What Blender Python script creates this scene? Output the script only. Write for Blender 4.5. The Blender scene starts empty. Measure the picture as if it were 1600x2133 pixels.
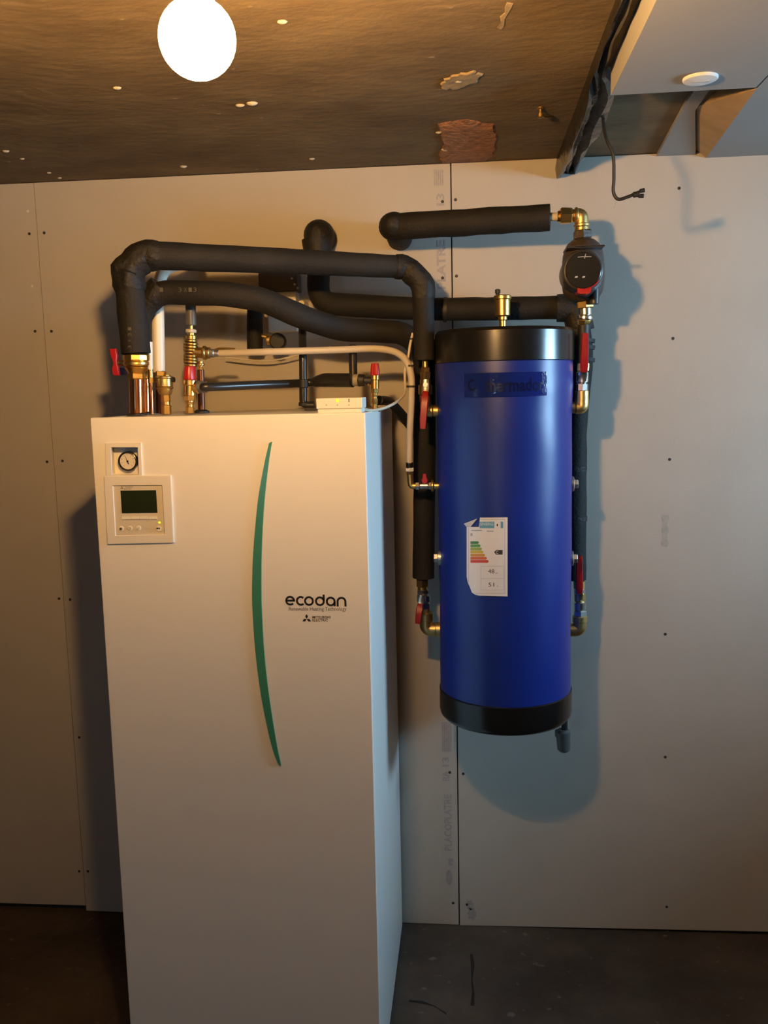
import bpy, bmesh, math, random
from mathutils import Vector, Matrix, noise

random.seed(7)
S = bpy.context.scene
COL = S.collection

# ---------------------------------------------------------------- camera
FPX = 1856.0
CAM = Vector((0.0467, -2.5685, 1.6453))
YAW, PITCH, ROLL = -0.0981, -0.1354, -0.0221
_f = Vector((math.sin(YAW) * math.cos(PITCH), math.cos(YAW) * math.cos(PITCH), math.sin(PITCH)))
_r0 = Vector((math.cos(YAW), -math.sin(YAW), 0))
_u0 = _r0.cross(_f)
CR = _r0 * math.cos(ROLL) + _u0 * math.sin(ROLL)
CU = -_r0 * math.sin(ROLL) + _u0 * math.cos(ROLL)
CF = _f
cam_d = bpy.data.cameras.new('camera')
cam_d.sensor_fit = 'VERTICAL'
cam_d.sensor_height = 36.0
cam_d.lens = 36.0 * FPX / 2133.0
cam_d.clip_start = 0.05
cam = bpy.data.objects.new('camera', cam_d)
COL.objects.link(cam)
m = Matrix.Identity(4)
for i, a in enumerate((CR, CU, -CF)):
    for k in range(3):
        m[k][i] = a[k]
for k in range(3):
    m[k][3] = CAM[k]
cam.matrix_world = m
S.camera = cam

# ---------------------------------------------------------------- world, daylight, exposure
W = bpy.data.worlds.new('sky')
S.world = W
W.use_nodes = True
bg = W.node_tree.nodes['Background']
bg.inputs['Color'].default_value = (0.42, 0.72, 1.0, 1)
bg.inputs['Strength'].default_value = 84.0
S.view_settings.view_transform = 'Standard'
S.view_settings.look = 'None'
S.view_settings.gamma = 1.0
S.view_settings.use_curve_mapping = False
S.view_settings.exposure = 0.0
S.cycles.use_denoising = True
S.cycles.max_bounces = 8
S.cycles.diffuse_bounces = 4
S.cycles.glossy_bounces = 4
S.cycles.transparent_max_bounces = 8
S.cycles.caustics_reflective = False
S.cycles.caustics_refractive = False
S.cycles.sample_clamp_indirect = 6.0

H = 2.263                        # ceiling height
WT = 0.60                        # thickness of the outer wall
XR = 2.2                        # right wall
WIN = (-1.36, -0.50, 1.44, 2.0)   # window in the right wall: y0, y1, z0, z1
WIN2 = (-1.4, -1.15, 1.0, 1.25)   # window in the wall behind the camera: x0, x1, z0, z1
YF = -5.2                        # wall behind the camera


def portal(name, loc, rot, sx, sy):
    l = bpy.data.lights.new(name, 'AREA')
    l.shape = 'RECTANGLE'
    l.size, l.size_y = sx, sy
    l.cycles.is_portal = True
    o = bpy.data.objects.new(name, l)
    COL.objects.link(o)
    o.location = loc
    o.rotation_euler = rot
    return o


portal('window_daylight', (XR + WT + 0.01, (WIN[0] + WIN[1]) / 2, (WIN[2] + WIN[3]) / 2), (0, math.pi / 2, 0), WIN[3] - WIN[2], WIN[1] - WIN[0])
portal('window_daylight', ((WIN2[0] + WIN2[1]) / 2, YF - 0.26, (WIN2[2] + WIN2[3]) / 2), (math.pi / 2, 0, 0), WIN2[1] - WIN2[0], WIN2[3] - WIN2[2])

BULB = Vector((-0.233, -1.603, 2.013))
BULB_COL = (1.0, 0.55, 0.19)
BULB_L = 2080.0       # glass of the upper half
BULB_DIM = 0.07     # lower half dimmed to this share, added to darken the room downward


# ---------------------------------------------------------------- pixel <-> world helpers
def ray(x, y):
    return CF + CR * ((x - 800.0) / FPX) - CU * ((y - 1066.5) / FPX)


def P(x, y, Y):
    d = ray(x, y)
    return CAM + d * ((Y - CAM.y) / d.y)


def PZ(x, y, Z):
    d = ray(x, y)
    return CAM + d * ((Z - CAM.z) / d.z)


def m_per_px(pt):
    return (pt - CAM).dot(CF) / FPX


# ---------------------------------------------------------------- materials
MAT = {}


def mat(name, col, rough=0.5, metal=0.0, spec=0.5, bump=0.0, bscale=40.0, var=0.0, vscale=6.0, coat=0.0, stretch=None, emit=None, estr=0.0):
    m = bpy.data.materials.new(name)
    m.use_nodes = True
    nt = m.node_tree
    b = nt.nodes['Principled BSDF']
    b.inputs['Base Color'].default_value = (*col, 1)
    b.inputs['Roughness'].default_value = rough
    b.inputs['Metallic'].default_value = metal
    b.inputs['Specular IOR Level'].default_value = spec
    if coat:
        b.inputs['Coat Weight'].default_value = coat
        b.inputs['Coat Roughness'].default_value = 0.15
    if emit:
        b.inputs['Emission Color'].default_value = (*emit, 1)
        b.inputs['Emission Strength'].default_value = estr
    tc = nt.nodes.new('ShaderNodeTexCoord')
    vec = tc.outputs['Object']
    if stretch:
        mp = nt.nodes.new('ShaderNodeMapping')
        mp.inputs['Scale'].default_value = stretch
        nt.links.new(vec, mp.inputs['Vector'])
        vec = mp.outputs['Vector']
    if var:
        n = nt.nodes.new('ShaderNodeTexNoise')
        n.inputs['Scale'].default_value = vscale
        n.inputs['Detail'].default_value = 6
        nt.links.new(vec, n.inputs['Vector'])
        r = nt.nodes.new('ShaderNodeMapRange')
        r.inputs['From Min'].default_value = 0.3
        r.inputs['From Max'].default_value = 0.7
        r.inputs['To Min'].default_value = 1 - var
        r.inputs['To Max'].default_value = 1 + var
        nt.links.new(n.outputs['Fac'], r.inputs['Value'])
        mx = nt.nodes.new('ShaderNodeVectorMath')
        mx.operation = 'SCALE'
        mx.inputs[0].default_value = col
        nt.links.new(r.outputs['Result'], mx.inputs['Scale'])
        nt.links.new(mx.outputs['Vector'], b.inputs['Base Color'])
    if bump:
        n = nt.nodes.new('ShaderNodeTexNoise')
        n.inputs['Scale'].default_value = bscale
        n.inputs['Detail'].default_value = 5
        nt.links.new(vec, n.inputs['Vector'])
        bp = nt.nodes.new('ShaderNodeBump')
        bp.inputs['Strength'].default_value = bump
        bp.inputs['Distance'].default_value = 0.01
        nt.links.new(n.outputs['Fac'], bp.inputs['Height'])
        nt.links.new(bp.outputs['Normal'], b.inputs['Normal'])
    MAT[name] = m
    return m


mat('plasterboard', (0.50, 0.458, 0.395), 0.85, spec=0.25, var=0.035, vscale=5, bump=0.04, bscale=180)
mat('board_core', (0.30, 0.27, 0.23), 0.9)
mat('wall_dark', (0.05, 0.042, 0.035), 0.95)
mat('other_wall', (0.12, 0.105, 0.085), 0.9, var=0.15, vscale=3)
mat('soffit', (0.34, 0.325, 0.30), 0.8, spec=0.3, var=0.02, vscale=8)
mat('screw', (0.03, 0.025, 0.02), 0.6)
mat('white_screw', (0.7, 0.68, 0.6), 0.5)
mat('print_ink', (0.375, 0.352, 0.35), 0.9, var=0.12, vscale=120)
mat('white_steel', (0.88, 0.85, 0.79), 0.33, spec=0.5)
mat('white_plastic', (0.82, 0.78, 0.69), 0.38)
mat('pale_plastic', (0.70, 0.64, 0.52), 0.45)
mat('cream_key', (0.88, 0.84, 0.72), 0.4)
mat('gauge_face', (0.80, 0.76, 0.68), 0.4)
mat('black_gloss', (0.012, 0.011, 0.010), 0.25)
mat('black_print', (0.012, 0.009, 0.006), 0.5)
mat('grey_print', (0.09, 0.075, 0.06), 0.5)
mat('lcd', (0.018, 0.026, 0.010), 0.15)
mat('lcd_mark', (0.03, 0.04, 0.018), 0.3)
mat('led_green', (0.5, 0.6, 0.05), 0.4, emit=(0.65, 0.85, 0.03), estr=1.2)
mat('led_amber', (0.7, 0.6, 0.05), 0.4, emit=(0.95, 0.75, 0.02), estr=1.0)
mat('accent_green', (0.042, 0.225, 0.125), 0.35, coat=0.2)
mat('blue_vinyl', (0.005, 0.020, 0.20), 0.36, spec=0.5, bump=0.05, bscale=14, var=0.05, vscale=3)
mat('black_cap', (0.007, 0.0065, 0.006), 0.24, spec=0.6)
mat('decal', (0.006, 0.016, 0.14), 0.1, spec=0.6, bump=0.25, bscale=22)
mat('decal_ink', (0.004, 0.007, 0.05), 0.2)
mat('paper', (0.70, 0.71, 0.75), 0.5)
mat('foam', (0.0145, 0.0135, 0.012), 0.72, spec=0.3, bump=0.25, bscale=150, var=0.25, vscale=12)
mat('foam_tape', (0.011, 0.010, 0.009), 0.6, spec=0.4, bump=0.6, bscale=60)
mat('foam_ink', (0.10, 0.09, 0.06), 0.8)
mat('brass', (0.76, 0.49, 0.15), 0.33, metal=1.0, bump=0.03, bscale=60)
mat('dull_brass', (0.46, 0.30, 0.10), 0.40, metal=1.0, bump=0.06, bscale=60)
mat('cast_brass', (0.66, 0.47, 0.19), 0.40, metal=1.0, bump=0.08, bscale=90)
mat('copper', (0.78, 0.32, 0.13), 0.2, metal=1.0, bump=0.03, bscale=30)
mat('dark_copper', (0.16, 0.06, 0.03), 0.4, metal=0.8)
mat('chrome', (0.66, 0.64, 0.60), 0.28, metal=1.0)
mat('zinc', (0.62, 0.62, 0.58), 0.36, metal=1.0)
mat('red_vinyl', (0.30, 0.007, 0.010), 0.4, spec=0.5)
mat('red_plastic', (0.42, 0.012, 0.012), 0.35)
mat('blue_plastic', (0.01, 0.03, 0.16), 0.4)
mat('white_hose', (0.60, 0.53, 0.40), 0.45)
mat('white_pipe', (0.84, 0.79, 0.68), 0.4)
mat('white_cable', (0.62, 0.55, 0.42), 0.5)
mat('grey_pipe', (0.10, 0.10, 0.095), 0.45)
mat('black_pipe', (0.018, 0.018, 0.018), 0.3)
mat('black_rubber', (0.014, 0.013, 0.012), 0.55)
mat('membrane', (0.011, 0.0105, 0.010), 0.24, spec=0.6, bump=0.6, bscale=30)
mat('cast_iron', (0.05, 0.038, 0.03), 0.45, bump=0.2, bscale=90)
mat('pump_grey', (0.035, 0.033, 0.032), 0.4)
mat('olive', (0.30, 0.28, 0.22), 0.5)
mat('brick_red', (0.34, 0.15, 0.065), 0.95, var=0.35, vscale=45, bump=0.9, bscale=70)
mat('filler', (0.30, 0.22, 0.12), 0.9, var=0.15, vscale=20, bump=0.4, bscale=40)
mat('plaster_bit', (0.55, 0.48, 0.36), 0.9)
mat('disc_white', (0.80, 0.78, 0.74), 0.4)
mat('sealant', (0.66, 0.62, 0.55), 0.6, bump=0.3, bscale=60)
for nm, c in (('bar_a', (0.05, 0.22, 0.09)), ('bar_b', (0.08, 0.30, 0.10)), ('bar_c', (0.28, 0.40, 0.08)), ('bar_d', (0.55, 0.45, 0.05)),
              ('bar_e', (0.58, 0.28, 0.05)), ('bar_f', (0.58, 0.13, 0.05)), ('bar_g', (0.50, 0.06, 0.04)), ('label_blue', (0.09, 0.30, 0.50)),
              ('label_line', (0.32, 0.36, 0.44)), ('label_ink', (0.03, 0.03, 0.035)), ('label_grey', (0.42, 0.42, 0.44)), ('label_pale', (0.5, 0.62, 0.7))):
    mat(nm, c, 0.6)

# bulb glass that gives off the light
for nm, st_ in (('bulb_glow', BULB_L), ('bulb_dim_half', BULB_L * BULB_DIM)):
    mb_ = bpy.data.materials.new(nm)
    mb_.use_nodes = True
    nt = mb_.node_tree
    nt.nodes.clear()
    em = nt.nodes.new('ShaderNodeEmission')
    em.inputs['Color'].default_value = (*BULB_COL, 1)
    em.inputs['Strength'].default_value = st_
    ou = nt.nodes.new('ShaderNodeOutputMaterial')
    nt.links.new(em.outputs[0], ou.inputs['Surface'])
    MAT[nm] = mb_

# thin window glass
g = bpy.data.materials.new('pane_glass')
g.use_nodes = True
nt = g.node_tree
nt.nodes.clear()
tr = nt.nodes.new('ShaderNodeBsdfTransparent')
gl = nt.nodes.new('ShaderNodeBsdfGlossy')
gl.inputs['Roughness'].default_value = 0.02
mx = nt.nodes.new('ShaderNodeMixShader')
mx.inputs[0].default_value = 0.06
ou = nt.nodes.new('ShaderNodeOutputMaterial')
nt.links.new(tr.outputs[0], mx.inputs[1])
nt.links.new(gl.outputs[0], mx.inputs[2])
nt.links.new(mx.outputs[0], ou.inputs['Surface'])
MAT['pane_glass'] = g


def concrete(name, base, dark, speck, rough, stretch, bump, speck_at=0.70):
    m = bpy.data.materials.new(name)
    m.use_nodes = True
    nt = m.node_tree
    N, Lk = nt.nodes, nt.links
    b = N['Principled BSDF']
    b.inputs['Roughness'].default_value = rough
    b.inputs['Specular IOR Level'].default_value = 0.3
    tc = N.new('ShaderNodeTexCoord')
    mp = N.new('ShaderNodeMapping')
    mp.inputs['Scale'].default_value = stretch
    mp.inputs['Rotation'].default_value = (0, 0, math.radians(-38))
    Lk.new(tc.outputs['Object'], mp.inputs['Vector'])
    n1 = N.new('ShaderNodeTexNoise'); n1.inputs['Scale'].default_value = 3.0; n1.inputs['Detail'].default_value = 9
    n1.inputs['Roughness'].default_value = 0.6
    Lk.new(mp.outputs[0], n1.inputs['Vector'])
    n2 = N.new('ShaderNodeTexNoise'); n2.inputs['Scale'].default_value = 26.0; n2.inputs['Detail'].default_value = 5
    Lk.new(mp.outputs[0], n2.inputs['Vector'])
    r1 = N.new('ShaderNodeValToRGB')
    r1.color_ramp.elements[0].position = 0.35; r1.color_ramp.elements[0].color = (*dark, 1)
    r1.color_ramp.elements[1].position = 0.68; r1.color_ramp.elements[1].color = (*base, 1)
    Lk.new(n1.outputs['Fac'], r1.inputs['Fac'])
    r2 = N.new('ShaderNodeValToRGB')
    r2.color_ramp.elements[0].position = speck_at; r2.color_ramp.elements[0].color = (0, 0, 0, 1)
    r2.color_ramp.elements[1].position = speck_at + 0.06; r2.color_ramp.elements[1].color = (1, 1, 1, 1)
    Lk.new(n2.outputs['Fac'], r2.inputs['Fac'])
    mx = N.new('ShaderNodeMix'); mx.data_type = 'RGBA'
    Lk.new(r2.outputs['Color'], mx.inputs['Factor'])
    Lk.new(r1.outputs['Color'], mx.inputs[6])
    mx.inputs[7].default_value = (*speck, 1)
    Lk.new(mx.outputs[2], b.inputs['Base Color'])
    bp = N.new('ShaderNodeBump'); bp.inputs['Strength'].default_value = bump; bp.inputs['Distance'].default_value = 0.012
    ad = N.new('ShaderNodeMath'); ad.operation = 'ADD'
    Lk.new(n1.outputs['Fac'], ad.inputs[0]); Lk.new(n2.outputs['Fac'], ad.inputs[1])
    Lk.new(ad.outputs[0], bp.inputs['Height'])
    Lk.new(bp.outputs['Normal'], b.inputs['Normal'])
    MAT[name] = m


concrete('ceiling_concrete', (0.205, 0.148, 0.078), (0.115, 0.079, 0.042), (0.36, 0.29, 0.20), 0.8, (1.0, 1.7, 1.0), 0.30, 0.69)
concrete('floor_concrete', (0.10, 0.082, 0.066), (0.045, 0.036, 0.029), (0.14, 0.12, 0.10), 0.75, (1.0, 1.2, 1.0), 0.35, 0.66)


# ---------------------------------------------------------------- mesh builder
def frame(axis):
    a = axis.normalized()
    t = Vector((0, -1, 0)) if abs(a.y) < 0.9 else Vector((1, 0, 0))
    x = (t - a * t.dot(a)).normalized()
    return x, a.cross(x), a


PRINTS = ('print', 'symbol', 'print_figures', 'print_header', 'print_lines', 'lettering', 'scale_marks', 'button_symbol', 'face_marks', 'button_mark')


class MB:
    def __init__(s):
        s.v, s.f = [], []

    def add(s, vs, fs):
        o = len(s.v)
        s.v += [Vector(p) for p in vs]
        s.f += [tuple(i + o for i in f) for f in fs]
        return s

    def box(s, a, b):
        x0, y0, z0 = a
        x1, y1, z1 = b
        return s.add([(x0, y0, z0), (x1, y0, z0), (x1, y1, z0), (x0, y1, z0), (x0, y0, z1), (x1, y0, z1), (x1, y1, z1), (x0, y1, z1)],
                     [(0, 3, 2, 1), (4, 5, 6, 7), (0, 1, 5, 4), (1, 2, 6, 5), (2, 3, 7, 6), (3, 0, 4, 7)])

    def rbox(s, a, b, r, axis=1, n=4):
        # box with rounded corners around the given axis
        ax = [0, 1, 2]
        ax.remove(axis)
        i, j = ax
        pts = []
        for cx, cy, a0 in ((b[i] - r, b[j] - r, 0), (a[i] + r, b[j] - r, 90), (a[i] + r, a[j] + r, 180), (b[i] - r, a[j] + r, 270)):
            for k in range(n + 1):
                t = math.radians(a0 + 90 * k / n)
                pts.append((cx + r * math.cos(t), cy + r * math.sin(t)))
        return s.prism(pts, i, j, axis, a[axis], b[axis])

    def prism(s, pts, i, j, k, k0, k1):
        n = len(pts)
        vs = []
        for kk in (k0, k1):
            for p in pts:
                v = [0, 0, 0]
                v[i], v[j], v[k] = p[0], p[1], kk
                vs.append(v)
        fs = [tuple(range(n - 1, -1, -1)), tuple(range(n, 2 * n))]
        for q in range(n):
            fs.append((q, (q + 1) % n, n + (q + 1) % n, n + q))
        return s.add(vs, fs)

    def rings(s, rs, caps=True):
        n = len(rs[0])
        o = len(s.v)
        for r in rs:
            s.v += [Vector(p) for p in r]
        for a in range(len(rs) - 1):
            for q in range(n):
                s.f.append((o + a * n + q, o + a * n + (q + 1) % n, o + (a + 1) * n + (q + 1) % n, o + (a + 1) * n + q))
        if caps:
            s.f.append(tuple(o + q for q in range(n - 1, -1, -1)))
            s.f.append(tuple(o + (len(rs) - 1) * n + q for q in range(n)))
        return s

    def lathe(s, o, axis, prof, n=24, rot=0.0):
        # prof: (radius, height) along axis
        x, y, a = frame(axis)
        o = Vector(o)
        rs = []
        for r, h in prof:
            r = max(r, 1e-5)
            rs.append([o + a * h + (x * math.cos(2 * math.pi * q / n + rot) + y * math.sin(2 * math.pi * q / n + rot)) * r for q in range(n)])
        return s.rings(rs)

    def cyl(s, a, b, r0, r1=None, n=20, ch=0.12, rot=0.0):
        # chamfered cylinder / hex nut between two points
        a, b = Vector(a), Vector(b)
        r1 = r0 if r1 is None else r1
        d = b - a
        L = d.length
        c = min(ch * min(r0, r1), L * 0.3)
        return s.lathe(a, d, [(r0 - c, 0), (r0, c), (r1, L - c), (r1 - c, L)], n, rot)

    def pc(s, x0, y0, x1, y1, Y, rp, rp1=None, n=20, ch=0.12, rot=0.0, Y1=None):
        # the same between two image points at depth Y, radius given in pixels
        a, b = P(x0, y0, Y), P(x1, y1, Y if Y1 is None else Y1)
        k = m_per_px((a + b) / 2)
        return s.cyl(a, b, rp * k, (rp if rp1 is None else rp1) * k, n, ch, rot)

    def tube(s, pts, r, n=16, caps=True, wob=0.0):
        pts = [Vector(p) for p in pts]
        m_ = len(pts)
        rr = r if isinstance(r, (list, tuple)) else [r] * m_
        tang = []
        for i in range(m_):
            t = (pts[min(i + 1, m_ - 1)] - pts[max(i - 1, 0)])
            tang.append(t.normalized())
        x, y, _ = frame(tang[0])
        rs = []
        for i in range(m_):
            t = tang[i]
            x = (x - t * x.dot(t)).normalized()
            y = t.cross(x)
            ring = []
            for q in range(n):
                a = 2 * math.pi * q / n
                rad = rr[i]
                if wob:
                    rad *= 1 + wob * noise.noise(pts[i] * 22 + Vector((math.cos(a) * 1.5, math.sin(a) * 1.5, 0)))
                ring.append(pts[i] + (x * math.cos(a) + y * math.sin(a)) * rad)
            rs.append(ring)
        return s.rings(rs, caps)

    def sphere(s, c, r, n=16, m_=10, sq=(1, 1, 1)):
        c = Vector(c)
        rs = []
        for i in range(m_ + 1):
            t = math.pi * i / m_
            rad = max(math.sin(t), 1e-4)
            rs.append([c + Vector((rad * math.cos(2 * math.pi * q / n) * r * sq[0], rad * math.sin(2 * math.pi * q / n) * r * sq[1], -math.cos(t) * r * sq[2])) for q in range(n)])
        return s.rings(rs)

    def build(s, name, material, parent=None, smooth=True, bevel=0.0, kind=None):
        off = Vector((0, 0, 0))
        p = parent
        while p is not None:
            off += p.location
            p = p.parent
        base = Vector((0, 0, 0))
        if parent is None:
            mn = [min(v[i] for v in s.v) for i in range(3)]
            mxx = [max(v[i] for v in s.v) for i in range(3)]
            base = Vector(((mn[0] + mxx[0]) / 2, (mn[1] + mxx[1]) / 2, mn[2]))
        me = bpy.data.meshes.new(name)
        me.from_pydata([tuple(v - off - base) for v in s.v], [], s.f)
        bm = bmesh.new()
        bm.from_mesh(me)
        bmesh.ops.recalc_face_normals(bm, faces=bm.faces)
        for e in bm.edges:
            e.smooth = e.calc_face_angle(0.0) < 0.62
        for f in bm.faces:
            f.smooth = smooth
        bm.to_mesh(me)
        bm.free()
        o = bpy.data.objects.new(name, me)
        COL.objects.link(o)
        o.location = base
        me.materials.append(MAT[material])
        if parent is not None:
            o.parent = parent
        if bevel:
            bv = o.modifiers.new('bevel', 'BEVEL')
            bv.width = bevel
            bv.segments = 2
            bv.limit_method = 'ANGLE'
        if kind or name in PRINTS:
            o['kind'] = kind or 'stuff'
        return o


def fillet(pts, r, n=6):
    pts = [Vector(p) for p in pts]
    out = [pts[0]]
    for i in range(1, len(pts) - 1):
        a, b, c = pts[i - 1], pts[i], pts[i + 1]
        d1, d2 = (a - b), (c - b)
        rr = min(r, d1.length * 0.48, d2.length * 0.48)
        p0, p1 = b + d1.normalized() * rr, b + d2.normalized() * rr
        for k in range(n + 1):
            t = k / n
            out.append(p0 * (1 - t) ** 2 + b * 2 * t * (1 - t) + p1 * t * t)
    out.append(pts[-1])
    return out


def dense(pts, step=0.03):
    out = [pts[0]]
    for a, b in zip(pts, pts[1:]):
        k = max(1, int((b - a).length / step))
        for i in range(1, k + 1):
            out.append(a.lerp(b, i / k))
    return out


def spline(pts, n=10):
    pts = [Vector(p) for p in pts]
    q = [pts[0] * 2 - pts[1]] + pts + [pts[-1] * 2 - pts[-2]]
    out = []
    for i in range(1, len(q) - 2):
        p0, p1, p2, p3 = q[i - 1:i + 3]
        for k in range(n):
            t = k / n
            out.append(0.5 * (2 * p1 + (p2 - p0) * t + (2 * p0 - 5 * p1 + 4 * p2 - p3) * t * t + (3 * p1 - p0 - 3 * p2 + p3) * t ** 3))
    out.append(pts[-1])
    return out


def thing(name, label, cat, loc, group=None):
    o = bpy.data.objects.new(name, None)
    o.empty_display_size = 0.05
    COL.objects.link(o)
    o.location = loc
    o['label'] = label
    o['category'] = cat
    if group:
        o['group'] = group
    return o


def tag(o, label, cat, group=None):
    o['label'] = label
    o['category'] = cat
    if group:
        o['group'] = group
    return o


def text_geo(s, w=None, h=None, bold=0.0, spacing=1.0):
    # 2-D letter geometry normalised to width w (and height h); returns verts (x,y) and faces
    cu = bpy.data.curves.new('txt', 'FONT')
    cu.body = s
    cu.resolution_u = 2
    cu.offset = bold
    cu.space_character = spacing
    ob = bpy.data.objects.new('txt', cu)
    COL.objects.link(ob)
    dg = bpy.context.evaluated_depsgraph_get()
    me = bpy.data.meshes.new_from_object(ob.evaluated_get(dg))
    vs = [v.co.copy() for v in me.vertices]
    fs = [tuple(p.vertices) for p in me.polygons]
    bpy.data.objects.remove(ob)
    bpy.data.curves.remove(cu)
    bpy.data.meshes.remove(me)
    x0, x1 = min(v.x for v in vs), max(v.x for v in vs)
    y0, y1 = min(v.y for v in vs), max(v.y for v in vs)
    sx = w / (x1 - x0) if w else None
    sy = h / (y1 - y0) if h else sx
    sx = sx or sy
    return [((v.x - x0) * sx, (v.y - y0) * sy) for v in vs], fs


# ================================================================= THE ROOM
def struct(o):
    o['kind'] = 'structure'
    return o


XL = -3.3
fl = struct(MB().box((XL - 0.1, YF - 0.25, -0.12), (XR + WT, 0.14, 0.0)).build('floor', 'floor_concrete', smooth=False))
ce = struct(MB().box((XL - 0.1, YF - 0.25, H), (XR + WT, 0.14, H + 0.15)).build('ceiling', 'ceiling_concrete', smooth=False))
wb = struct(MB().box((XL - 0.1, 0.016, 0.0), (XR + WT, 0.14, H)).build('wall_back', 'wall_dark', smooth=False))
struct(MB().box((XL - 0.1, YF, 0.0), (XL, 0.016, H)).build('wall_left', 'other_wall', smooth=False))
w = MB()
y0, y1, z0, z1 = WIN
w.box((XR, YF - 0.25, 0), (XR + WT, y0, H)).box((XR, y1, 0), (XR + WT, 0.016, H)).box((XR, y0, 0), (XR + WT, y1, z0)).box((XR, y0, z1), (XR + WT, y1, H))
struct(w.build('wall_right', 'other_wall', smooth=False))
w = MB()
x0, x1, z0, z1 = WIN2
w.box((XL - 0.1, YF - 0.25, 0), (x0, YF, H)).box((x1, YF - 0.25, 0), (XR, YF, H)).box((x0, YF - 0.25, 0), (x1, YF, z0)).box((x0, YF - 0.25, z1), (x1, YF, H))
struct(w.build('wall_front', 'other_wall', smooth=False))


def window(name, a0, a1, z0, z1, put, dp=0.14):
    # put(along, depth, z) -> world; depth counts outward from the room face
    win = struct(bpy.data.objects.new(name, None))
    COL.objects.link(win)
    win.location = put((a0 + a1) / 2, dp + 0.02, z0)
    t = 0.03

    def bx(p, q):
        p, q = put(*p), put(*q)
        return MB().box([min(i, j) for i, j in zip(p, q)], [max(i, j) for i, j in zip(p, q)])
    for p, q in (((a0, dp, z0), (a0 + t, dp + 0.05, z1)), ((a1 - t, dp, z0), (a1, dp + 0.05, z1)), ((a0 + t, dp, z0), (a1 - t, dp + 0.05, z0 + t)), ((a0 + t, dp, z1 - t), (a1 - t, dp + 0.05, z1))):
        bx(p, q).build('frame_rail', 'white_plastic', win, smooth=False)
    bx((a0 + t, dp + 0.023, z0 + t), (a1 - t, dp + 0.027, z1 - t)).build('pane', 'pane_glass', win, smooth=False)


window('window_1', *WIN, lambda a, d, z: Vector((XR + d, a, z)), WT - 0.08)
window('window_2', *WIN2, lambda a, d, z: Vector((a, YF - d, z)))

# ---- plasterboards on the back wall, each a sheet of its own with a joint beside it
SCREWS = []


def board(x0, x1, zb0, zb1):
    pts = [(x0, zb0), (x1, zb1), (x1, H - 0.002), (x0, H - 0.002)]
    return MB().prism(pts, 0, 2, 1, 0.0, 0.0135).build('plasterboard', 'plasterboard', wb, smooth=False)


b_l = board(-2.4, -1.2012, 0.014, 0.022)
b_m = board(-1.1995, -0.0018, 0.004, 0.002)
b_r = board(0.0018, 1.1988, 0.0005, 0.020)
for xb in (1.2, 2.4, 3.6):
    b_x = board(xb + 0.0012, min(xb + 1.1988, XR - 0.001), 0.008, 0.008)
b_y = board(XL + 0.001, -2.4024, 0.01, 0.01)
for x, y, bd in ((61, 487, b_l), (92, 485, b_m), (73, 690, b_l), (107, 690, b_m), (98, 962, b_l), (130, 960, b_m), (123, 1247, b_l), (146, 1249, b_m),
                 (165, 1815, b_l), (183, 1815, b_m), (165, 1536, b_l),
                 (922, 420, b_m), (949, 416, b_r), (922, 579, b_m), (951, 575, b_r), (937, 1609, b_m), (965, 1612, b_r), (944, 1881, b_m), (973, 1884, b_r),
                 (1415, 392, b_r), (1402, 705, b_r), (1395, 957, b_r), (1386, 1321, b_r), (1386, 1577, b_r), (1389, 1889, b_r)):
    p = P(x, y, 0)
    MB().cyl(p + Vector((0, 0.001, 0)), p - Vector((0, 0.0006, 0)), 0.0044, n=10).build('screw', 'screw', bd)
for x, y in ((58, 440), (67, 596)):
    p = P(x, y, 0)
    MB().cyl(p + Vector((0, 0.001, 0)), p - Vector((0, 0.0006, 0)), 0.004, n=10).build('screw', 'white_screw', b_l)
# faded grey print running up the board beside the joint
ink = MB()


def wall_text(s, xa, ya, xb, yb, hpx, bold=0.03):
    # runs upward from image point a to b, letter tops to the left
    a, b = P(xa, ya, 0), P(xb, yb, 0)
    k = m_per_px(a)
    vs, fs = text_geo(s, w=(b - a).length, h=hpx * k, bold=bold)
    xr = a.x
    ink.add([(xr - v[1], -0.0004, a.z + v[0]) for v in vs], fs)


wall_text('PLACOPLATRE', 942, 1772, 937, 1655, 16)
wall_text('BA', 937, 1627, 936, 1606, 15)
wall_text('13', 936, 1597, 935, 1577, 15)
wall_text('PLATRE', 929, 602, 924, 500, 18)
wall_text('13', 926, 428, 925, 403, 17)


def wall_rect(x0, y0, x1, y1):
    a, b = P(x0, y1, 0), P(x1, y0, 0)
    ink.add([(a.x, -0.0003, a.z), (b.x, -0.0003, a.z), (b.x, -0.0003, b.z), (a.x, -0.0003, b.z)], [(0, 1, 2, 3)])


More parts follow.
